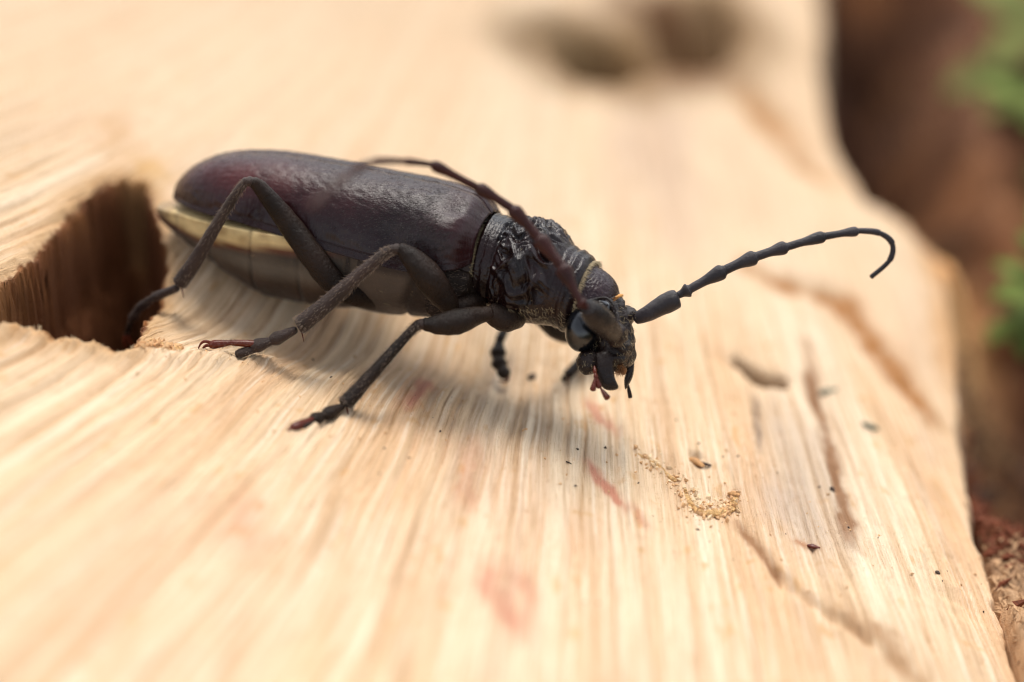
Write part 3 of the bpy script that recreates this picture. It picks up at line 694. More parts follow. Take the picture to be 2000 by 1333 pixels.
# antennal tubercles
NB = P(1200, 652, 29.62); FB = P(1236, 617, 30.02)
parts += [ellipsoid(P(1205, 655, 29.70), (RT * 0.10, UP * 0.11, FW * 0.12)), ellipsoid(P(1222, 616, 30.08), (RT * 0.095, UP * 0.085, FW * 0.12)), ellipsoid(P(1233, 614, 30.05), (RT * 0.05, UP * 0.07, FW * 0.08))]
parts += [ellipsoid(P(1148, 708, 29.85), (RT * 0.10, UP * 0.115, FW * 0.10)), ellipsoid(P(1215, 680, 29.98), (RT * 0.10, UP * 0.10, FW * 0.22)), ellipsoid(P(1200, 700, 29.95), (RT * 0.13, UP * 0.07, FW * 0.2))]
parts += [tube_data([P(1205, 575, 30.1), P(1212, 600, 30.0), P(1222, 640, 29.95), P(1225, 665, 29.93)], [0.03, 0.05, 0.05, 0.04]), tube_data([P(1180, 582, 29.95), P(1200, 600, 29.85), P(1208, 630, 29.75)], [0.02, 0.035, 0.03])]
def hdisp(p):
    q = p * 6.5; w_ = mnoise.noise(q * 0.7)
    return 0.011 * (0.55 - abs(mnoise.noise(q + Vector((w_, w_, w_)))) * 2) + 0.007 * mnoise.noise(q * 2.9)
head = remesh("head", merge(*parts), M_head, beetle, OFF, 0.011, 3, hdisp)
nk = mesh_obj("neck", V, F, M_neck, head, OFF)
# eyes
def hpart(name, data, m, parent=None): 
    o = mesh_obj(name, data[0], data[1], m, parent or head, OFF); return o
hpart("eye", ellipsoid(P(1137, 643, 29.86), (RT * 0.155 + UP * 0.02, UP * 0.205, FW * 0.17), 48, 32), M_eye)
hpart("eye", ellipsoid(P(1176, 600, 29.92), (RT * 0.108 - UP * 0.03, UP * 0.078, FW * 0.13), 40, 24), M_eye).__setitem__("label", "upper lobe of the near eye, above the antenna base")
hpart("eye", ellipsoid(P(1200, 634, 30.42), (RT * 0.12, UP * 0.19, FW * 0.10), 32, 20), M_eye)
# rims round the eyes
hpart("eye_rim", tube_data([P(1122, 600, 29.84), P(1140, 592, 29.72), P(1160, 585, 29.8), P(1184, 583, 29.8), P(1200, 597, 29.75), P(1200, 612, 29.73)], [0.012, 0.014, 0.014, 0.014, 0.014, 0.012], seg=8), M_head)
# mandibles
def slab(pts2, d, th, m, name, parent=None, lean=0.0, bulge=0.03):
    """closed outline made into a cushioned plate with real thickness"""
    n = len(pts2); S = catmull([np.array(p, float) for p in pts2 + [pts2[0]]], 5)[:-1]
    cx = sum(p[0] for p in S) / len(S); cy = sum(p[1] for p in S) / len(S); V, F = [], []; m_ = len(S)
    levels = [(0.35, -1.0), (0.72, -0.88), (0.93, -0.5), (1.0, 0), (0.93, 0.5), (0.72, 0.88), (0.35, 1.0)]
    for k, z in levels:
        for p in S:
            px_, py_ = cx + (p[0] - cx) * k, cy + (p[1] - cy) * k
            V.append(P(px_, py_, d + z * th / 2 + lean * (py_ - cy)))
    for i in range(len(levels) - 1):
        for j in range(m_):
            a = i * m_ + j; b = i * m_ + (j + 1) % m_; F.append((a, b, b + m_, a + m_))
    F.append(tuple(range(m_))[::-1]); F.append(tuple((len(levels) - 1) * m_ + j for j in range(m_)))
    return mesh_obj(name, V, F, m, parent or head, OFF)
slab([(1163, 690), (1185, 684), (1199, 694), (1199, 718), (1201, 738), (1208, 757), (1197, 763), (1180, 760), (1168, 744), (1163, 722)], 29.80, 0.13, M_head, "mandible")
slab([(1226, 688), (1236, 692), (1239, 712), (1236, 736), (1228, 752), (1221, 761), (1219, 744), (1222, 728), (1223, 708)], 30.12, 0.12, M_head, "mandible")
slab([(1180, 672), (1215, 676), (1222, 694), (1212, 704), (1192, 702), (1178, 690)], 29.86, 0.14, M_head, "labrum")
# palps: little jointed feelers
def palp(joints, m):
    for i in range(len(joints) - 1):
        (a, ra), (b, rb) = joints[i], joints[i + 1]
        hpart("palp_segment", tube_data([a, a.lerp(b, 0.55), b], [ra * 0.55, (ra + rb) * 0.5, rb], seg=12, sub=4), m)
palp([(P(1161, 716, 29.75), .014), (P(1162, 728, 29.72), .018), (P(1164, 738, 29.7), .020)], M_red)
palp([(P(1163, 736, 29.7), .012), (P(1158, 761, 29.66), .028)], M_red)
palp([(P(1165, 738, 29.7), .018), (P(1170, 756, 29.68), .026)], M_red)
palp([(P(1173, 758, 29.68), .014), (P(1186, 777, 29.62), .030)], M_red)
palp([(P(1226, 750, 30.2), .016), (P(1231, 776, 30.2), .020)], M_leg)
# amber mouth hairs
rt = [(P(random.uniform(1203, 1219), random.uniform(700, 726), random.uniform(29.85, 30.05)), cw(Vector((random.uniform(-.4, .6), -1, .2)))) for _ in range(420)]
hpart("mouth_bristles", hairs_data(rt, 0.055, 0.0022), M_amber)["kind"] = "stuff"
hpart("mouthpart", merge(ellipsoid(P(1211, 708, 30.0), (RT * .055, UP * .07, FW * .08)), ellipsoid(P(1218, 722, 30.02), (RT * .03, UP * .05, FW * .05))), M_amber)
# wood shred stuck on the brow
hpart("dust_flake", merge(tube_data([P(1197, 584, 29.85), P(1206, 579, 29.8), P(1216, 577, 29.8)], [.016, .026, .012], seg=7, flat=.35, rough=.02), tube_data([P(1199, 588, 29.84), P(1208, 580, 29.78)], [.01, .02], seg=6, flat=.4)), M_dust)
# hairs on the face
rt = []
for _ in range(900):
    px_ = random.uniform(1135, 1240); py_ = random.uniform(585, 730)
    rt.append((px_, py_))
dg = bpy.context.evaluated_depsgraph_get(); dg.update()
def surf_hits(obj, pix):
    out = []
    o_loc = CAM - OFF
    for px_, py_ in pix:
        d = (P(px_, py_, D0) - CAM).normalized(); ok, loc, nrm, _ = obj.ray_cast(o_loc, d)
        if ok: out.append((loc + OFF, nrm))
    return out
def fuzz(name, obj, pix, length, r, m, parent, lean=Vector((0, 0, 0)), jit=0.3):
    hits = surf_hits(obj, pix); data = hairs_data([(p, n * 0.6 + lean) for p, n in hits], length, r, jit)
    o = mesh_obj(name, data[0], data[1], m, parent, OFF); o["kind"] = "stuff"; return o
rnd = random.uniform
fuzz("hair", head, [(rnd(1130, 1240), rnd(585, 735)) for _ in range(260)], 0.05, 0.0013, M_hair, head, cw(Vector((.2, -.6, 0))))
for pl in [o for o in bpy.data.objects if o.name.startswith("pleuron")]: fuzz("hair", pl, [(rnd(820, 960), rnd(480, 640)) for _ in range(700)], 0.05, 0.0010, M_lhair, pl, -BA * 0.9 - BU * 0.2)
fuzz("hair", abd, [(rnd(290, 800), rnd(400, 610)) for _ in range(1500)], 0.045, 0.0012, M_hair, abd, -BA * 0.9)
fuzz("hair", th, [(rnd(600, 900), rnd(480, 610)) for _ in range(900)], 0.045, 0.0012, M_hair, th, -BA * 0.9)
fuzz("hair", nk, [(rnd(1080, 1210), rnd(510, 640)) for _ in range(260)], 0.035, 0.0012, M_hair, head, cw(Vector((.3, -.3, 0))))
fuzz("hair", pron, [(rnd(930, 1100), rnd(600, 660)) for _ in range(900)], 0.06, 0.0014, M_hair, beetle, cw(Vector((.3, -.6, 0.1))))
fuzz("hair", pron, [(rnd(925, 1180), rnd(410, 640)) for _ in range(260)], 0.035, 0.0013, M_hair, beetle, cw(Vector((.4, -.2, 0))))
# fringe of pale hairs: rear of pronotum and round the neck
rt = []
for k in range(1500):
    an = rnd(-0.25 * math.pi, 0.42 * math.pi) - 0.25 * math.pi if k % 3 else rnd(-math.pi * .5, math.pi * .6)
    s, u = math.cos(an), math.sin(an); x = 2.97 + rnd(-0.03, 0.03); rt.append((L(x, s * 0.40, u * 0.38), BA * 0.9 + BS * s * 0.35 + BU * u * 0.35))
V, F = hairs_data(rt, 0.075, 0.0017, 0.16); o = mesh_obj("hair_fringe", V, F, M_hair, beetle, OFF); o["kind"] = "stuff"
rt = []
for k in range(1000):
    an = rnd(0, 2 * math.pi); s, u = math.cos(an), math.sin(an); x = 3.955 + rnd(-0.01, 0.015)
    rt.append((L(x + 0.03 * (1 + u), s * 0.35, u * 0.34 - 0.125), BA * 0.9 + BS * s * 0.12 + BU * (u * 0.12 - 0.3)))
V, F = hairs_data(rt, 0.048, 0.0015, 0.14); o = mesh_obj("hair_fringe", V, F, M_hair, beetle, OFF); o["kind"] = "stuff"

for o_ in [o for o in bpy.data.objects if o.name.startswith("elytron")][:1]:
    hits = surf_hits(o_, [(rnd(330, 960), rnd(300, 530)) for _ in range(1500)] + [(random.gauss(880, 75), random.gauss(440, 60)) for _ in range(6000)])
    rt_ = []
    for p, n in hits:
        nz = mnoise.noise(p * 3.0)
        rt_.append((p, n * 0.32 - BA * 0.75 - BU * (0.35 + 0.5 * nz) + BS * 0.3 * nz))
    V, F = hairs_data(rt_, 0.036, 0.0011, 0.12); o = mesh_obj("hair", V, F, M_ehair, o_, OFF); o["kind"] = "stuff"
for o_, reg, n_ in ((th, (840, 960, 480, 620), 900),):
    hits = surf_hits(o_, [(rnd(reg[0], reg[1]), rnd(reg[2], reg[3])) for _ in range(n_)])
    V, F = hairs_data([(p, n * 0.4 - BA * 0.8 - BU * 0.2) for p, n in hits], 0.06, 0.0012, 0.12); o = mesh_obj("hair", V, F, M_ehair, o_, OFF); o["kind"] = "stuff"

# ------------------------------------------------------------------ antennae
def antenna(scape, joints, msc, mfl, label=None, knob=1.0):
    sc_ = mesh_obj("antenna", *tube_data([q[0] for q in scape], [q[1] for q in scape], seg=24, sub=8, rough=0.006, ends=(0.5, 0.28)), msc, beetle, OFF)
    if label: sc_["label"] = label
    for i in range(len(joints) - 1):
        (a, ra), (b, rb) = joints[i], joints[i + 1]
        n = 6; pts = []; rad = []
        mid = a.lerp(b, 0.5)
        # bend from neighbours
        pa = joints[i - 1][0] if i else a; pb_ = joints[i + 2][0] if i + 2 < len(joints) else b
        bow = ((a - pa).normalized() if i else Vector((0, 0, 0))) * 0.5 - ((pb_ - b).normalized() if i + 2 < len(joints) else Vector((0, 0, 0))) * 0.5
        ln = (b - a).length
        if ln < 1e-5: continue
        prof = [(0.0, 0.50), (0.06, 0.62), (0.45, 0.66), (0.78, 0.98), (0.93, 1.0), (1.0, 0.72)] if knob > 0.5 else [(0, .8), (.1, .9), (.5, .95), (.9, 1.0), (1.0, .8)]
        for q, k in prof:
            pts.append(a.lerp(b, q) + bow * ln * 0.5 * q * (1 - q) * (1 if knob <= 0.5 else 0.6)); rad.append((ra * (1 - q) + rb * q) * k)
        mesh_obj("antenna_segment", *tube_data(pts, rad, seg=18, sub=4, rough=0.003), mfl, sc_, OFF)
k = K
FS = [(P(1243, 622, 30.02), 12 * k), (P(1262, 614, 30.0), 15.5 * k), (P(1290, 599, 30.0), 19 * k), (P(1312, 588, 30.0), 20.5 * k), (P(1322, 584, 30.0), 18.5 * k)]
FJ = [(P(1323, 578, 30.0), 11.3 * k), (P(1346, 566, 30.0), 14.1 * k), (P(1414, 529, 30.02), 15.3 * k), (P(1476, 502, 30.06), 14.7 * k), (P(1536, 483, 30.12), 13.0 * k), (P(1610, 462, 30.2), 11.9 * k), (P(1675, 452, 30.28), 9.6 * k)]
FT = [(P(1675, 451, 30.28), 6.5 * k), (P(1716, 455, 30.33), 6.3 * k), (P(1742, 475, 30.38), 6.0 * k), (P(1738, 508, 30.40), 5.5 * k), (P(1702, 541, 30.42), 4.5 * k)]
antenna(FS, FJ, M_ant, M_ant, "far antenna reaching out to the right and hooked at its tip")
far = [o for o in bpy.data.objects if o.name == "antenna"][0]
Cc = catmull([np.array([*p, r]) for p, r in FT], 8)
for a in range(4):
    seg_ = Cc[a * 8:(a + 1) * 8 + 1]; rr_ = [s[3] * (0.85 + 0.25 * (i / 8)) for i, s in enumerate(seg_)]
    mesh_obj("antenna_segment", *tube_data([Vector(s[:3]) for s in seg_], rr_, seg=14, sub=2), M_ant, far, OFF)
NSc = [(P(1205, 655, 29.66), 13 * k), (P(1195, 648, 29.55), 20 * k), (P(1175, 628, 29.35), 25 * k), (P(1158, 611, 29.2), 23 * k), (P(1149, 602, 29.12), 17 * k)]
NJ = [(P(1148, 602, 29.12), 9 * k), (P(1134, 590, 29.1), 12 * k), (P(1098, 522, 29.15), 16.5 * k), (P(1052, 466, 29.2), 15.5 * k), (P(1000, 408, 29.2), 14 * k), (P(932, 367, 29.15), 12.5 * k), (P(845, 322, 28.95), 11 * k)]
NT = [(P(845, 322, 28.95), 6 * k), (P(795, 316, 28.6), 6.5 * k), (P(735, 316, 28.15), 7 * k), (P(695, 332, 27.75), 7 * k), (P(655, 362, 27.3), 6.5 * k), (P(610, 402, 26.8), 6 * k)]
antenna(NSc, NJ, M_head, M_antred, "near antenna folded back over the wing cases, reddish")
near = [o for o in bpy.data.objects if o.name.startswith("antenna.") or o.name == "antenna"][-1]
Cc = catmull([np.array([*p, r]) for p, r in NT], 8)
for a in range(5):
    seg_ = Cc[a * 8:(a + 1) * 8 + 1]; rr_ = [s[3] * (0.8 + 0.35 * (i / 8)) for i, s in enumerate(seg_)]
    mesh_obj("antenna_segment", *tube_data([Vector(s[:3]) for s in seg_], rr_, seg=14, sub=2), M_antred, near, OFF)

# ------------------------------------------------------------------ legs
def bristles(pts, rad, n, m, parent, length=0.035):
    rt = []
    for _ in range(n):
        t = rnd(0, len(pts) - 1.001); i = int(t); f = t - i; p = pts[i].lerp(pts[i + 1], f); r = rad[i] * (1 - f) + rad[i + 1] * f
        ax = (pts[i + 1] - pts[i]).normalized(); o_ = ax.orthogonal().normalized(); q = Quaternion(ax, rnd(0, 6.283)); o_.rotate(q)
        rt.append((p + o_ * r * 0.97, o_ * 0.6 + ax * 0.8))
    V, F = hairs_data(rt, length * 1.15, 0.0014, 0.15); o = mesh_obj("bristles", V, F, M_lhair, parent, OFF); o["kind"] = "stuff"
def leg(label, femur, tibia, tarsus, claws, mt=None, tarsus_m=None, coxa=None, nb=500):
    V, F = tube_data([q[0] for q in femur], [q[1] * 0.93 for q in femur], seg=28, sub=8, rough=0.008)
    if coxa: V, F = merge((V, F), tube_data([q[0] for q in coxa], [q[1] for q in coxa], seg=24, sub=6, rough=0.01))
    fo = mesh_obj("leg", V, F, M_leg, beetle, OFF); fo["label"] = label
    to = mesh_obj("tibia", *tube_data([q[0] for q in tibia], [q[1] * 0.92 for q in tibia], seg=20, sub=8, rough=0.004, ends=(0.8, 0.25)), mt or M_tibia, fo, OFF)
    # knee plate
    kn = femur[-1][0].lerp(tibia[0][0], 0.5)
    mesh_obj("knee", *ellipsoid(kn, (RT * femur[-1][1] * 0.8, UP * femur[-1][1] * 0.8, FW * femur[-1][1] * 0.95), 18, 10), M_tibia, fo, OFF)
    if nb: bristles([q[0] for q in tibia], [q[1] for q in tibia], nb, M_hair, fo, 0.028)
    te = tibia[-1]
    mesh_obj("spur", *tube_data([te[0] + cw(Vector((0.1, -.3, .1))) * te[1] * 1.2, te[0] + cw(Vector((0.25, -1, .2))) * te[1] * 1.75], [0.009, 0.003], seg=7), M_red, fo, OFF)
    for (a, ra), (b, rb), mm_ in tarsus:
        mesh_obj("tarsus_segment", *tube_data([a, a.lerp(b, 0.4), a.lerp(b, 0.8), b], [ra * 0.95, (ra + rb) / 2 * 1.05, rb * 1.15, rb * 0.95], seg=16, sub=5, flat=0.9, rough=0.004, flat_dir=UP), mm_ or tarsus_m or M_tibia, fo, OFF)
        if nb: bristles([a, b], [ra, rb], 70, M_hair, fo, 0.02)
    for pts in claws:
        mesh_obj("claw", *tube_data(pts, [0.016, 0.015, 0.011, 0.004][:len(pts)], seg=9, sub=5), M_red, fo, OFF)
    return fo
# near hind leg
leg("near hind leg, knee raised high against the wing case",
    [(P(672, 572, 30.25), 22 * k), (P(648, 548, 30.22), 27 * k), (P(610, 500, 30.18), 27 * k), (P(560, 432, 30.15), 24 * k), (P(515, 375, 30.05), 17 * k), (P(496, 356, 30.0), 13 * k)],
    [(P(480, 354, 30.0), 9 * k), (P(460, 380, 30.05), 10 * k), (P(420, 445, 30.2), 13 * k), (P(375, 520, 30.4), 16.5 * k), (P(352, 552, 30.5), 17.5 * k)],
    [((P(345, 563, 30.5), 9 * k), (P(300, 582, 30.65), 9.5 * k), None), ((P(298, 583, 30.65), 8 * k), (P(272, 603, 30.8), 9.5 * k), None), ((P(272, 602, 30.8), 8 * k), (P(257, 625, 30.9), 9 * k), None), ((P(258, 620, 30.9), 5 * k), (P(248, 652, 31.0), 6 * k), M_leg)],
    [[P(248, 652, 31.0), P(243, 662, 31.0), P(243, 672, 31.0), P(248, 680, 31.0)], [P(250, 652, 31.0), P(252, 663, 31.0), P(256, 672, 31.0), P(263, 676, 31.0)]],
    coxa=[(P(674, 572, 30.3), 22 * k), (P(720, 578, 30.5), 28 * k), (P(770, 580, 30.8), 25 * k)])
# near middle leg
leg("near middle leg, foot with two dark red claws resting on the pale wood lip",
    [(P(880, 600, 29.95), 20 * k), (P(862, 575, 29.85), 28 * k), (P(838, 543, 29.75), 31 * k), (P(812, 512, 29.72), 26 * k), (P(790, 492, 29.72), 17 * k), (P(782, 487, 29.72), 14 * k)],
    [(P(768, 487, 29.72), 10 * k), (P(748, 498, 29.74), 11 * k), (P(700, 538, 29.8), 13.5 * k), (P(640, 592, 29.87), 17.5 * k), (P(594, 630, 29.92), 19 * k), (P(586, 636, 29.93), 18 * k)],
    [((P(576, 645, 29.93), 9 * k), (P(533, 665, 29.95), 13 * k), None), ((P(532, 666, 29.95), 9 * k), (P(496, 678, 29.95), 13.5 * k), None), ((P(498, 682, 29.95), 9 * k), (P(464, 692, 29.93), 9 * k), None), ((P(500, 672, 29.93), 8 * k), (P(450, 670, 29.93), 6 * k), M_red), ((P(452, 670, 29.93), 6 * k), (P(412, 674, 29.95), 8.5 * k), M_red)],
    [[P(413, 671, 29.95), P(402, 667, 29.94), P(393, 671, 29.94), P(386, 684, 29.94)], [P(413, 676, 29.99), P(404, 675, 30.0), P(397, 680, 30.0), P(391, 690, 30.0)]],
    coxa=[(P(882, 602, 30.0), 20 * k), (P(905, 600, 30.05), 27 * k), (P(930, 590, 30.15), 26 * k)], nb=900)
# near fore leg
leg("near fore leg, closest leg, reaching forward and down to the lower left",
    [(P(955, 612, 29.85), 15 * k), (P(930, 618, 29.8), 20 * k), (P(895, 628, 29.72), 27 * k), (P(862, 634, 29.68), 23 * k), (P(838, 634, 29.65), 16 * k), (P(830, 633, 29.65), 14 * k)],
    [(P(818, 634, 29.65), 11 * k), (P(800, 650, 29.63), 10 * k), (P(755, 700, 29.6), 12 * k), (P(710, 750, 29.57), 14.5 * k), (P(680, 783, 29.55), 17 * k), (P(675, 789, 29.55), 16 * k)],
    [((P(668, 794, 29.52), 8 * k), (P(637, 810, 29.42), 13 * k), M_leg), ((P(636, 810, 29.42), 8 * k), (P(612, 822, 29.33), 13.5 * k), M_leg), ((P(614, 825, 29.33), 8 * k), (P(590, 838, 29.22), 12 * k), M_leg), ((P(608, 820, 29.3), 7 * k), (P(572, 836, 29.15), 9 * k), M_red)],
    [[P(573, 836, 29.15), P(564, 839, 29.1), P(562, 848, 29.08), P(566, 860, 29.08)], [P(573, 838, 29.2), P(576, 846, 29.2), P(580, 856, 29.2), P(588, 860, 29.2)]],
    mt=M_leg, coxa=[(P(960, 612, 29.9), 20 * k), (P(985, 622, 29.95), 27 * k), (P(1010, 620, 30.05), 22 * k)])
# far middle leg, seen under the body
leg("far middle leg, only its foot showing beneath the chest",
    [(L(3.0, -0.35, -0.35), 20 * k), (P(990, 560, 31.250), 26 * k), (P(1000, 590, 31.400), 20 * k), (P(1003, 605, 31.400), 13 * k)],
    [(P(1003, 612, 31.350), 9 * k), (P(992, 632, 31.480), 9 * k), (P(983, 650, 31.280), 11 * k), (P(976, 665, 31.180), 10 * k)],
    [((P(975, 668, 31.180), 9 * k), (P(972, 695, 31.110), 15 * k), M_leg), ((P(972, 695, 31.110), 11 * k), (P(976, 715, 31.050), 15 * k), M_leg), ((P(977, 714, 31.050), 11 * k), (P(986, 733, 30.990), 13 * k), M_leg)],
    [[P(990, 735, 30.990), P(992, 742, 30.980), P(984, 746, 30.980), P(972, 743, 30.980)]], mt=M_leg, nb=0)
leg("far fore leg, a short length showing below and left of the jaws",
    [(L(3.25, -0.35, -0.3), 18 * k), (P(1085, 640, 30.950), 24 * k), (P(1130, 655, 31.200), 20 * k), (P(1160, 662, 31.300), 13 * k)],
    [(P(1166, 668, 31.300), 9 * k), (P(1155, 685, 31.440), 10 * k), (P(1125, 716, 31.320), 12 * k), (P(1109, 733, 31.240), 11.5 * k)],
    [((P(1104, 738, 31.220), 6 * k), (P(1101, 741, 31.200), 6 * k), M_leg)],
    [], mt=M_leg, nb=0)
leg("far hind leg, hidden behind the wing cases",
    [(L(2.0, -0.42, -0.35), 20 * k), (L(1.7, -0.75, -0.15), 25 * k), (L(1.35, -1.0, 0.1), 20 * k), (L(1.2, -1.1, 0.2), 13 * k)],
    [(L(1.15, -1.15, 0.2), 9 * k), (L(0.95, -1.3, -0.1), 11 * k), (L(0.75, -1.45, -0.45), 15 * k)],
    [((L(0.74, -1.46, -0.48), 9 * k), (L(0.6, -1.55, -0.55), 11 * k), None)], [], nb=0)

# ------------------------------------------------------------------ loose bits on the log
M_chip = plain("wood_chip", (0.42, 0.22, 0.09), 0.8, 0.2, scale=30, var=0.5)
M_saw = plain("sawdust", (0.60, 0.36, 0.18), 0.9, 0.2, scale=40, var=0.45)
M_pale = plain("pale_splinter", (0.72, 0.54, 0.33), 0.8, 0.2, scale=30, var=0.2)
M_dark = plain("dark_crumb", (0.05, 0.03, 0.02), 0.8, 0.3)
M_grey = plain("grey_green_crumb", (0.12, 0.13, 0.09), 0.8, 0.3)
def crumbs(name, pix, size, m, label, kindlabel=None, spread=None):
    V, F = [], []
    for px_, py_ in pix:
        q = on_plane(px_, py_); z = ground_at(q.x, q.y); r = size * random.choice((0.25, 0.35, 0.5, 0.8, 1.2, 2.0)) 
        q = Vector((q.x, q.y, z + r * 0.3))
        ax = [Vector((random.gauss(0, 1), random.gauss(0, 1), random.gauss(0, 1))).normalized() for _ in range(3)]
        o = len(V); a = ax[0]; b = ax[0].cross(ax[1]).normalized(); c = a.cross(b)
        for sgn in ((a * 1.5), -a * 1.5, b, -b, c * 0.7, -c * 0.7): V.append(q + sgn * r * rnd(0.7, 1.3))
        for f in ((0, 2, 4), (2, 1, 4), (1, 3, 4), (3, 0, 4), (2, 0, 5), (1, 2, 5), (3, 1, 5), (0, 3, 5)): F.append(tuple(o + i for i in f))
    o = mesh_obj(name, V, F, m, smooth=False); tag(o, label, kind="stuff"); return o
def along(pts, n, j):
    out = []
    for _ in range(n):
        t = rnd(0, len(pts) - 1.001); i = int(t); f = t - i
        out.append((pts[i][0] * (1 - f) + pts[i + 1][0] * f + random.gauss(0, j), pts[i][1] * (1 - f) + pts[i + 1][1] * f + random.gauss(0, j)))
    return out
crumbs("sawdust", along([(1345, 975), (1360, 1000), (1395, 1005), (1425, 995)], 130, 9) + along([(1425, 985), (1435, 965), (1438, 975)], 40, 6), 0.014, M_saw, "curl of orange sawdust grains lying on the lower right of the log")
crumbs("pale_sawdust", along([(1345, 965), (1360, 990), (1395, 995), (1430, 985)], 70, 12) + along([(1560 - 300, 890), (1340, 950)], 60, 14), 0.016, M_pale, "pale wood grains mixed into the orange curl of sawdust")
crumbs("sawdust", along([(1250, 890), (1290, 915), (1330, 945), (1345, 965)], 80, 12), 0.012, M_saw, "thin trail of sawdust leading to the orange curl")
crumbs("sawdust", along([(265, 670), (300, 662), (350, 678)], 260, 6), 0.018, M_saw, "small heap of sawdust on the lip beside the hind foot")
crumbs("wood_dust", [(rnd(250, 1950), rnd(640, 1180)) for _ in range(700)], 0.007, M_saw, "scattered fine wood dust over the log")
crumbs("dark_wood_dust", [(rnd(550, 1950), rnd(640, 1180)) for _ in range(160)], 0.006, M_dark, "scattered dark specks of dust over the log")
def crust(pix, r, m, label):
    pts = [on_plane(a, b) for a, b in pix]
    for q in pts: q.z = ground_at(q.x, q.y) + r * 0.1
    V, F = tube_data(pts, [r * k_ for k_ in (0.5, 1.0, 0.8, 1.2, 0.9, 1.1, 0.6)[:len(pts)]], seg=22, sub=12, flat=0.75, flat_dir=Vector((0, 0, 1)))
    V = [v + Vector((mnoise.noise(v * 22), mnoise.noise(v * 22 + Vector((9, 0, 0))), mnoise.noise(v * 24 + Vector((0, 9, 0))))) * r * 0.9 + Vector((mnoise.noise(v * 60), mnoise.noise(v * 60 + Vector((9, 0, 0))), mnoise.noise(v * 60 + Vector((0, 9, 0))))) * r * 0.45 for v in V]
    c = pts[len(pts) // 2]; o = mesh_obj("frass_crust", V, F, m, off=c); o.location = c; tag(o, label, "frass"); return o
M_crust = plain("frass_crust", (0.58, 0.34, 0.13), 0.6, 0.4, scale=22, var=0.55, bump=0.8, dist=0.03)
crust([(1338, 962), (1347, 982), (1362, 998), (1385, 1006), (1408, 1004), (1426, 992), (1440, 968)], 0.032, M_crust, "U-shaped orange crust of chewed wood below the dark splinter")
crust([(1248, 893), (1268, 897), (1288, 910), (1305, 925), (1322, 938)], 0.018, M_crust, "thin broken line of chewed wood leading towards the U-shaped crust")
crust([(270, 668), (300, 660), (325, 668), (352, 676)], 0.035, M_crust, "small crumbly lump of chewed wood on the lip beside the beetle's hind foot")
def bit(name, px1, py1, px2, py2, r, m, label, cat, flat=0.5, lift=0.4, rough=0.3, group=None):
    a = on_plane(px1, py1); b = on_plane(px2, py2); a.z = ground_at(a.x, a.y) + r * lift; b.z = ground_at(b.x, b.y) + r * lift
    c = a.lerp(b, 0.5); c.z = max(c.z, (a.z + b.z) / 2) 
    V, F = tube_data([a, a.lerp(c, .5), c, c.lerp(b, .5), b], [r * 0.6, r, r * 1.05, r * 0.8, r * 0.5], seg=9, sub=3, flat=flat, rough=r * rough)
    o = mesh_obj(name, V, F, m, off=c); o.location = c; tag(o, label, cat, group); return o
bit("wood_splinter", 1352, 901, 1388, 910, 0.030, M_dark, "dark brown splinter lying across the notch above the sawdust curl", "splinter")
bit("wood_chip", 1350, 893, 1372, 915, 0.045, M_chip, "orange-brown chip wedged under the dark splinter", "wood chip")
bit("wood_chip", 1424, 965, 1442, 972, 0.045, M_chip, "orange chip at the right end of the sawdust curl", "wood chip")
bit("wood_crumb", 1034, 704, 1044, 700, 0.040, M_dark, "blurred dark crumb on the wood behind the beetle's foot, left of the jaws", "crumb")
bit("wood_crumb", 1602, 767, 1634, 765, 0.040, M_grey, "grey-green crumb beside the brown crack, the upper of two", "crumb")
bit("wood_crumb", 1686, 830, 1715, 840, 0.040, M_grey, "grey-green crumb out on the plain wood, the lower of two", "crumb")
bit("wood_crumb", 1622, 966, 1628, 972, 0.025, M_dark, "tiny dark crumb in the crack on the right of the log", "crumb")
bit("wood_crumb", 1829, 1110, 1835, 1115, 0.020, M_dark, "tiny dark red-brown crumb near the log's right edge", "crumb")
bit("wood_crumb", 1578, 1070, 1600, 1078, 0.030, M_red, "small red-brown crumb at the foot of the grey weathered band", "crumb")
bit("wood_splinter", 1106, 896, 1116, 906, 0.010, M_dark, "hair-thin dark splinter on the wood in front of the beetle", "splinter")
# raised fibre whiskers along the lips
rt = []
for px_, py_ in along([(40, 640), (110, 655), (240, 690), (340, 690), (520, 690)], 110, 7):
    q = on_plane(px_, py_); q.z = ground_at(q.x, q.y) - 0.01; rt.append((q, Vector((rnd(-.8, .8), rnd(-.4, .8), 1))))
V, F = hairs_data(rt, 0.06, 0.006, 0.5); o = mesh_obj("wood_fibres", V, F, M_pale); tag(o, "frayed pale wood fibres along the lip of the beetle hole", kind="stuff")
rt = []
for _ in range(1500):
    q = on_plane(rnd(500, 1900), rnd(760, 1150)); q.z = ground_at(q.x, q.y) - 0.002; rt.append((q, Vector((rnd(-.2, .2), rnd(-1, -.3), rnd(.1, .5)))))
V, F = hairs_data(rt, 0.06, 0.0022, 0.25); o = mesh_obj("wood_fibres", V, F, M_pale); tag(o, "fine pale fibres lifting from the carved wood grain", kind="stuff")

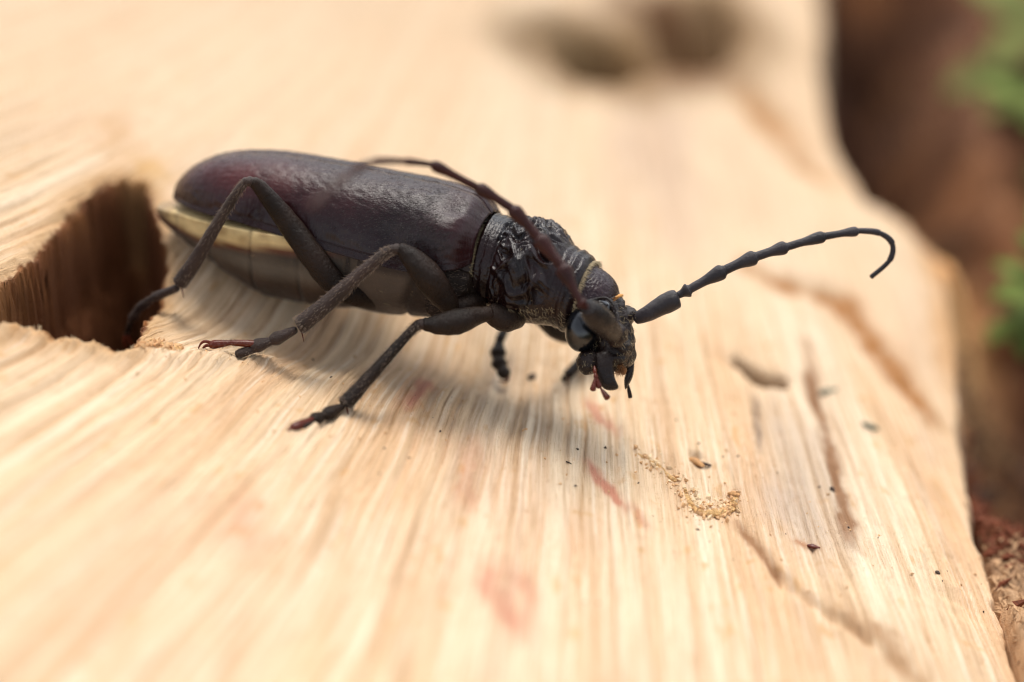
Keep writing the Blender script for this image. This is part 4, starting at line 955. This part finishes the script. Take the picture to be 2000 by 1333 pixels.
# rotten crumbs at the right side
dg = bpy.context.evaluated_depsgraph_get()
def rot_z(x, y):
    ok, loc, n, _ = rot.ray_cast(Vector((x, y, 10)), Vector((0, 0, -1))); return loc.z if ok else plane_z(x) - 1
M_rr = plain("red_rot", (0.12, 0.030, 0.010), 0.85, 0.25, scale=25, var=0.6)
M_tan = plain("tan_rot", (0.42, 0.25, 0.13), 0.85, 0.25, scale=25, var=0.4)
for nm, m, n, lab, reg in (("rotten_crumbs", M_rr, 1500, "heap of red-brown rotten crumbs by the log's right edge", (1880, 2030, 790, 1050)), ("rotten_crumbs", M_tan, 700, "tan fibrous crumbs low on the far right", (1900, 2030, 1070, 1333)), ("rotten_crumbs", M_dark, 500, "blackish rotten crumbs beside the middle of the log's edge", (1860, 2030, 650, 900))):
    V, F = [], []
    for _ in range(n):
        q = on_plane(random.gauss((reg[0] + reg[1]) / 2, (reg[1] - reg[0]) * .4), random.gauss((reg[2] + reg[3]) / 2, (reg[3] - reg[2]) * .4), -0.4)
        if q.x < float(edge_x(q.y)) + 0.07: continue
        r = random.choice((0.012, 0.02, 0.03, 0.045, 0.06)) * (0.6 if m is M_tan else 1.0); q.z = rot_z(q.x, q.y) + r * 0.2
        a = Vector((random.gauss(0, 1), random.gauss(0, 1), random.gauss(0, .6))).normalized(); b = a.orthogonal().normalized(); c = a.cross(b); o_ = len(V)
        for sg in (a * 2.2 + b * 0.5, -a * 2.0, b * 0.8, -b * 0.7 + a * 0.6, c * 0.6, -c * 0.6): V.append(q + sg * r * rnd(0.6, 1.3))
        for f in ((0, 2, 4), (2, 1, 4), (1, 3, 4), (3, 0, 4), (2, 0, 5), (1, 2, 5), (3, 1, 5), (0, 3, 5)): F.append(tuple(o_ + i for i in f))
    tag(mesh_obj(nm, V, F, m, smooth=False), lab, kind="stuff")

# green plants growing behind the rotten wood
def leaf_mat(name, c):
    m, t, b = mat(name); n1 = nn(t, "ShaderNodeTexNoise", Scale=2.0, Detail=4.0); r = ramp(t, n1.outputs[0], [(0.3, tuple(v * .7 for v in c)), (0.7, tuple(v * 1.25 for v in c))])
    t.links.new(r.outputs[0], b.inputs['Base Color']); b.inputs['Roughness'].default_value = 0.8; b.inputs['Specular IOR Level'].default_value = 0.1
    b.inputs['Subsurface Weight'].default_value = 0.0; return m
M_leaf = leaf_mat("leaf_green", (0.12, 0.155, 0.035)); M_leaf2 = leaf_mat("leaf_olive", (0.14, 0.15, 0.045)); M_stem = plain("stem_green", (0.10, 0.13, 0.04), 0.7)
def leafy(px_, py_, d, n, r, m, label):
    base_p = P(px_, py_, d); e = bpy.data.objects.new("leafy_plant", None); C.objects.link(e); root = Vector((base_p.x, base_p.y, base_p.z - r * 1.6)); e.location = root
    tag(e, label, "plant", "green plants behind the log")
    mesh_obj("stem", *tube_data([root, root + Vector((.1, 0, r * .8)), base_p + Vector((0, 0, r * .6))], [0.08, 0.06, 0.03], seg=8, sub=3), M_stem, e, root)
    for i in range(n):
        h = rnd(0.1, 1.0); an = rnd(0, 6.283); el = rnd(-0.1, 0.8); at_ = root.lerp(base_p + Vector((0, 0, r * .6)), h)
        dr = Vector((math.cos(an) * math.cos(el), math.sin(an) * math.cos(el), math.sin(el))); sd_ = dr.cross(Vector((0, 0, 1))).normalized(); up_ = sd_.cross(dr)
        ln = r * rnd(0.6, 1.0); V, F = [], []
        for a in range(7):
            t = a / 6; wd = 0.30 * ln * math.sin(math.pi * min(1, t * 0.92 + 0.06)) ** 0.8; c = at_ + dr * ln * t - up_ * (0.35 * ln * t * t)
            V += [c - sd_ * wd, c - up_ * 0.04, c + sd_ * wd]
        for a in range(6):
            o_ = a * 3; F += [(o_, o_ + 1, o_ + 4, o_ + 3), (o_ + 1, o_ + 2, o_ + 5, o_ + 4)]
        mesh_obj("leaf", V, F, m, e, root)
leafy(2040, 120, 41, 34, 1.4, M_leaf2, "olive green leafy plant at the top right corner, out of focus")
leafy(2045, 235, 39, 16, 0.9, M_leaf, "green leafy plant just below the olive one, out of focus")
leafy(2022, 500, 35, 22, 0.6, M_leaf, "bright green leafy plant beside the middle of the rotten wood")
leafy(2210, 300, 40, 20, 1.6, M_leaf2, "olive leafy plant standing mostly outside the frame on the right")
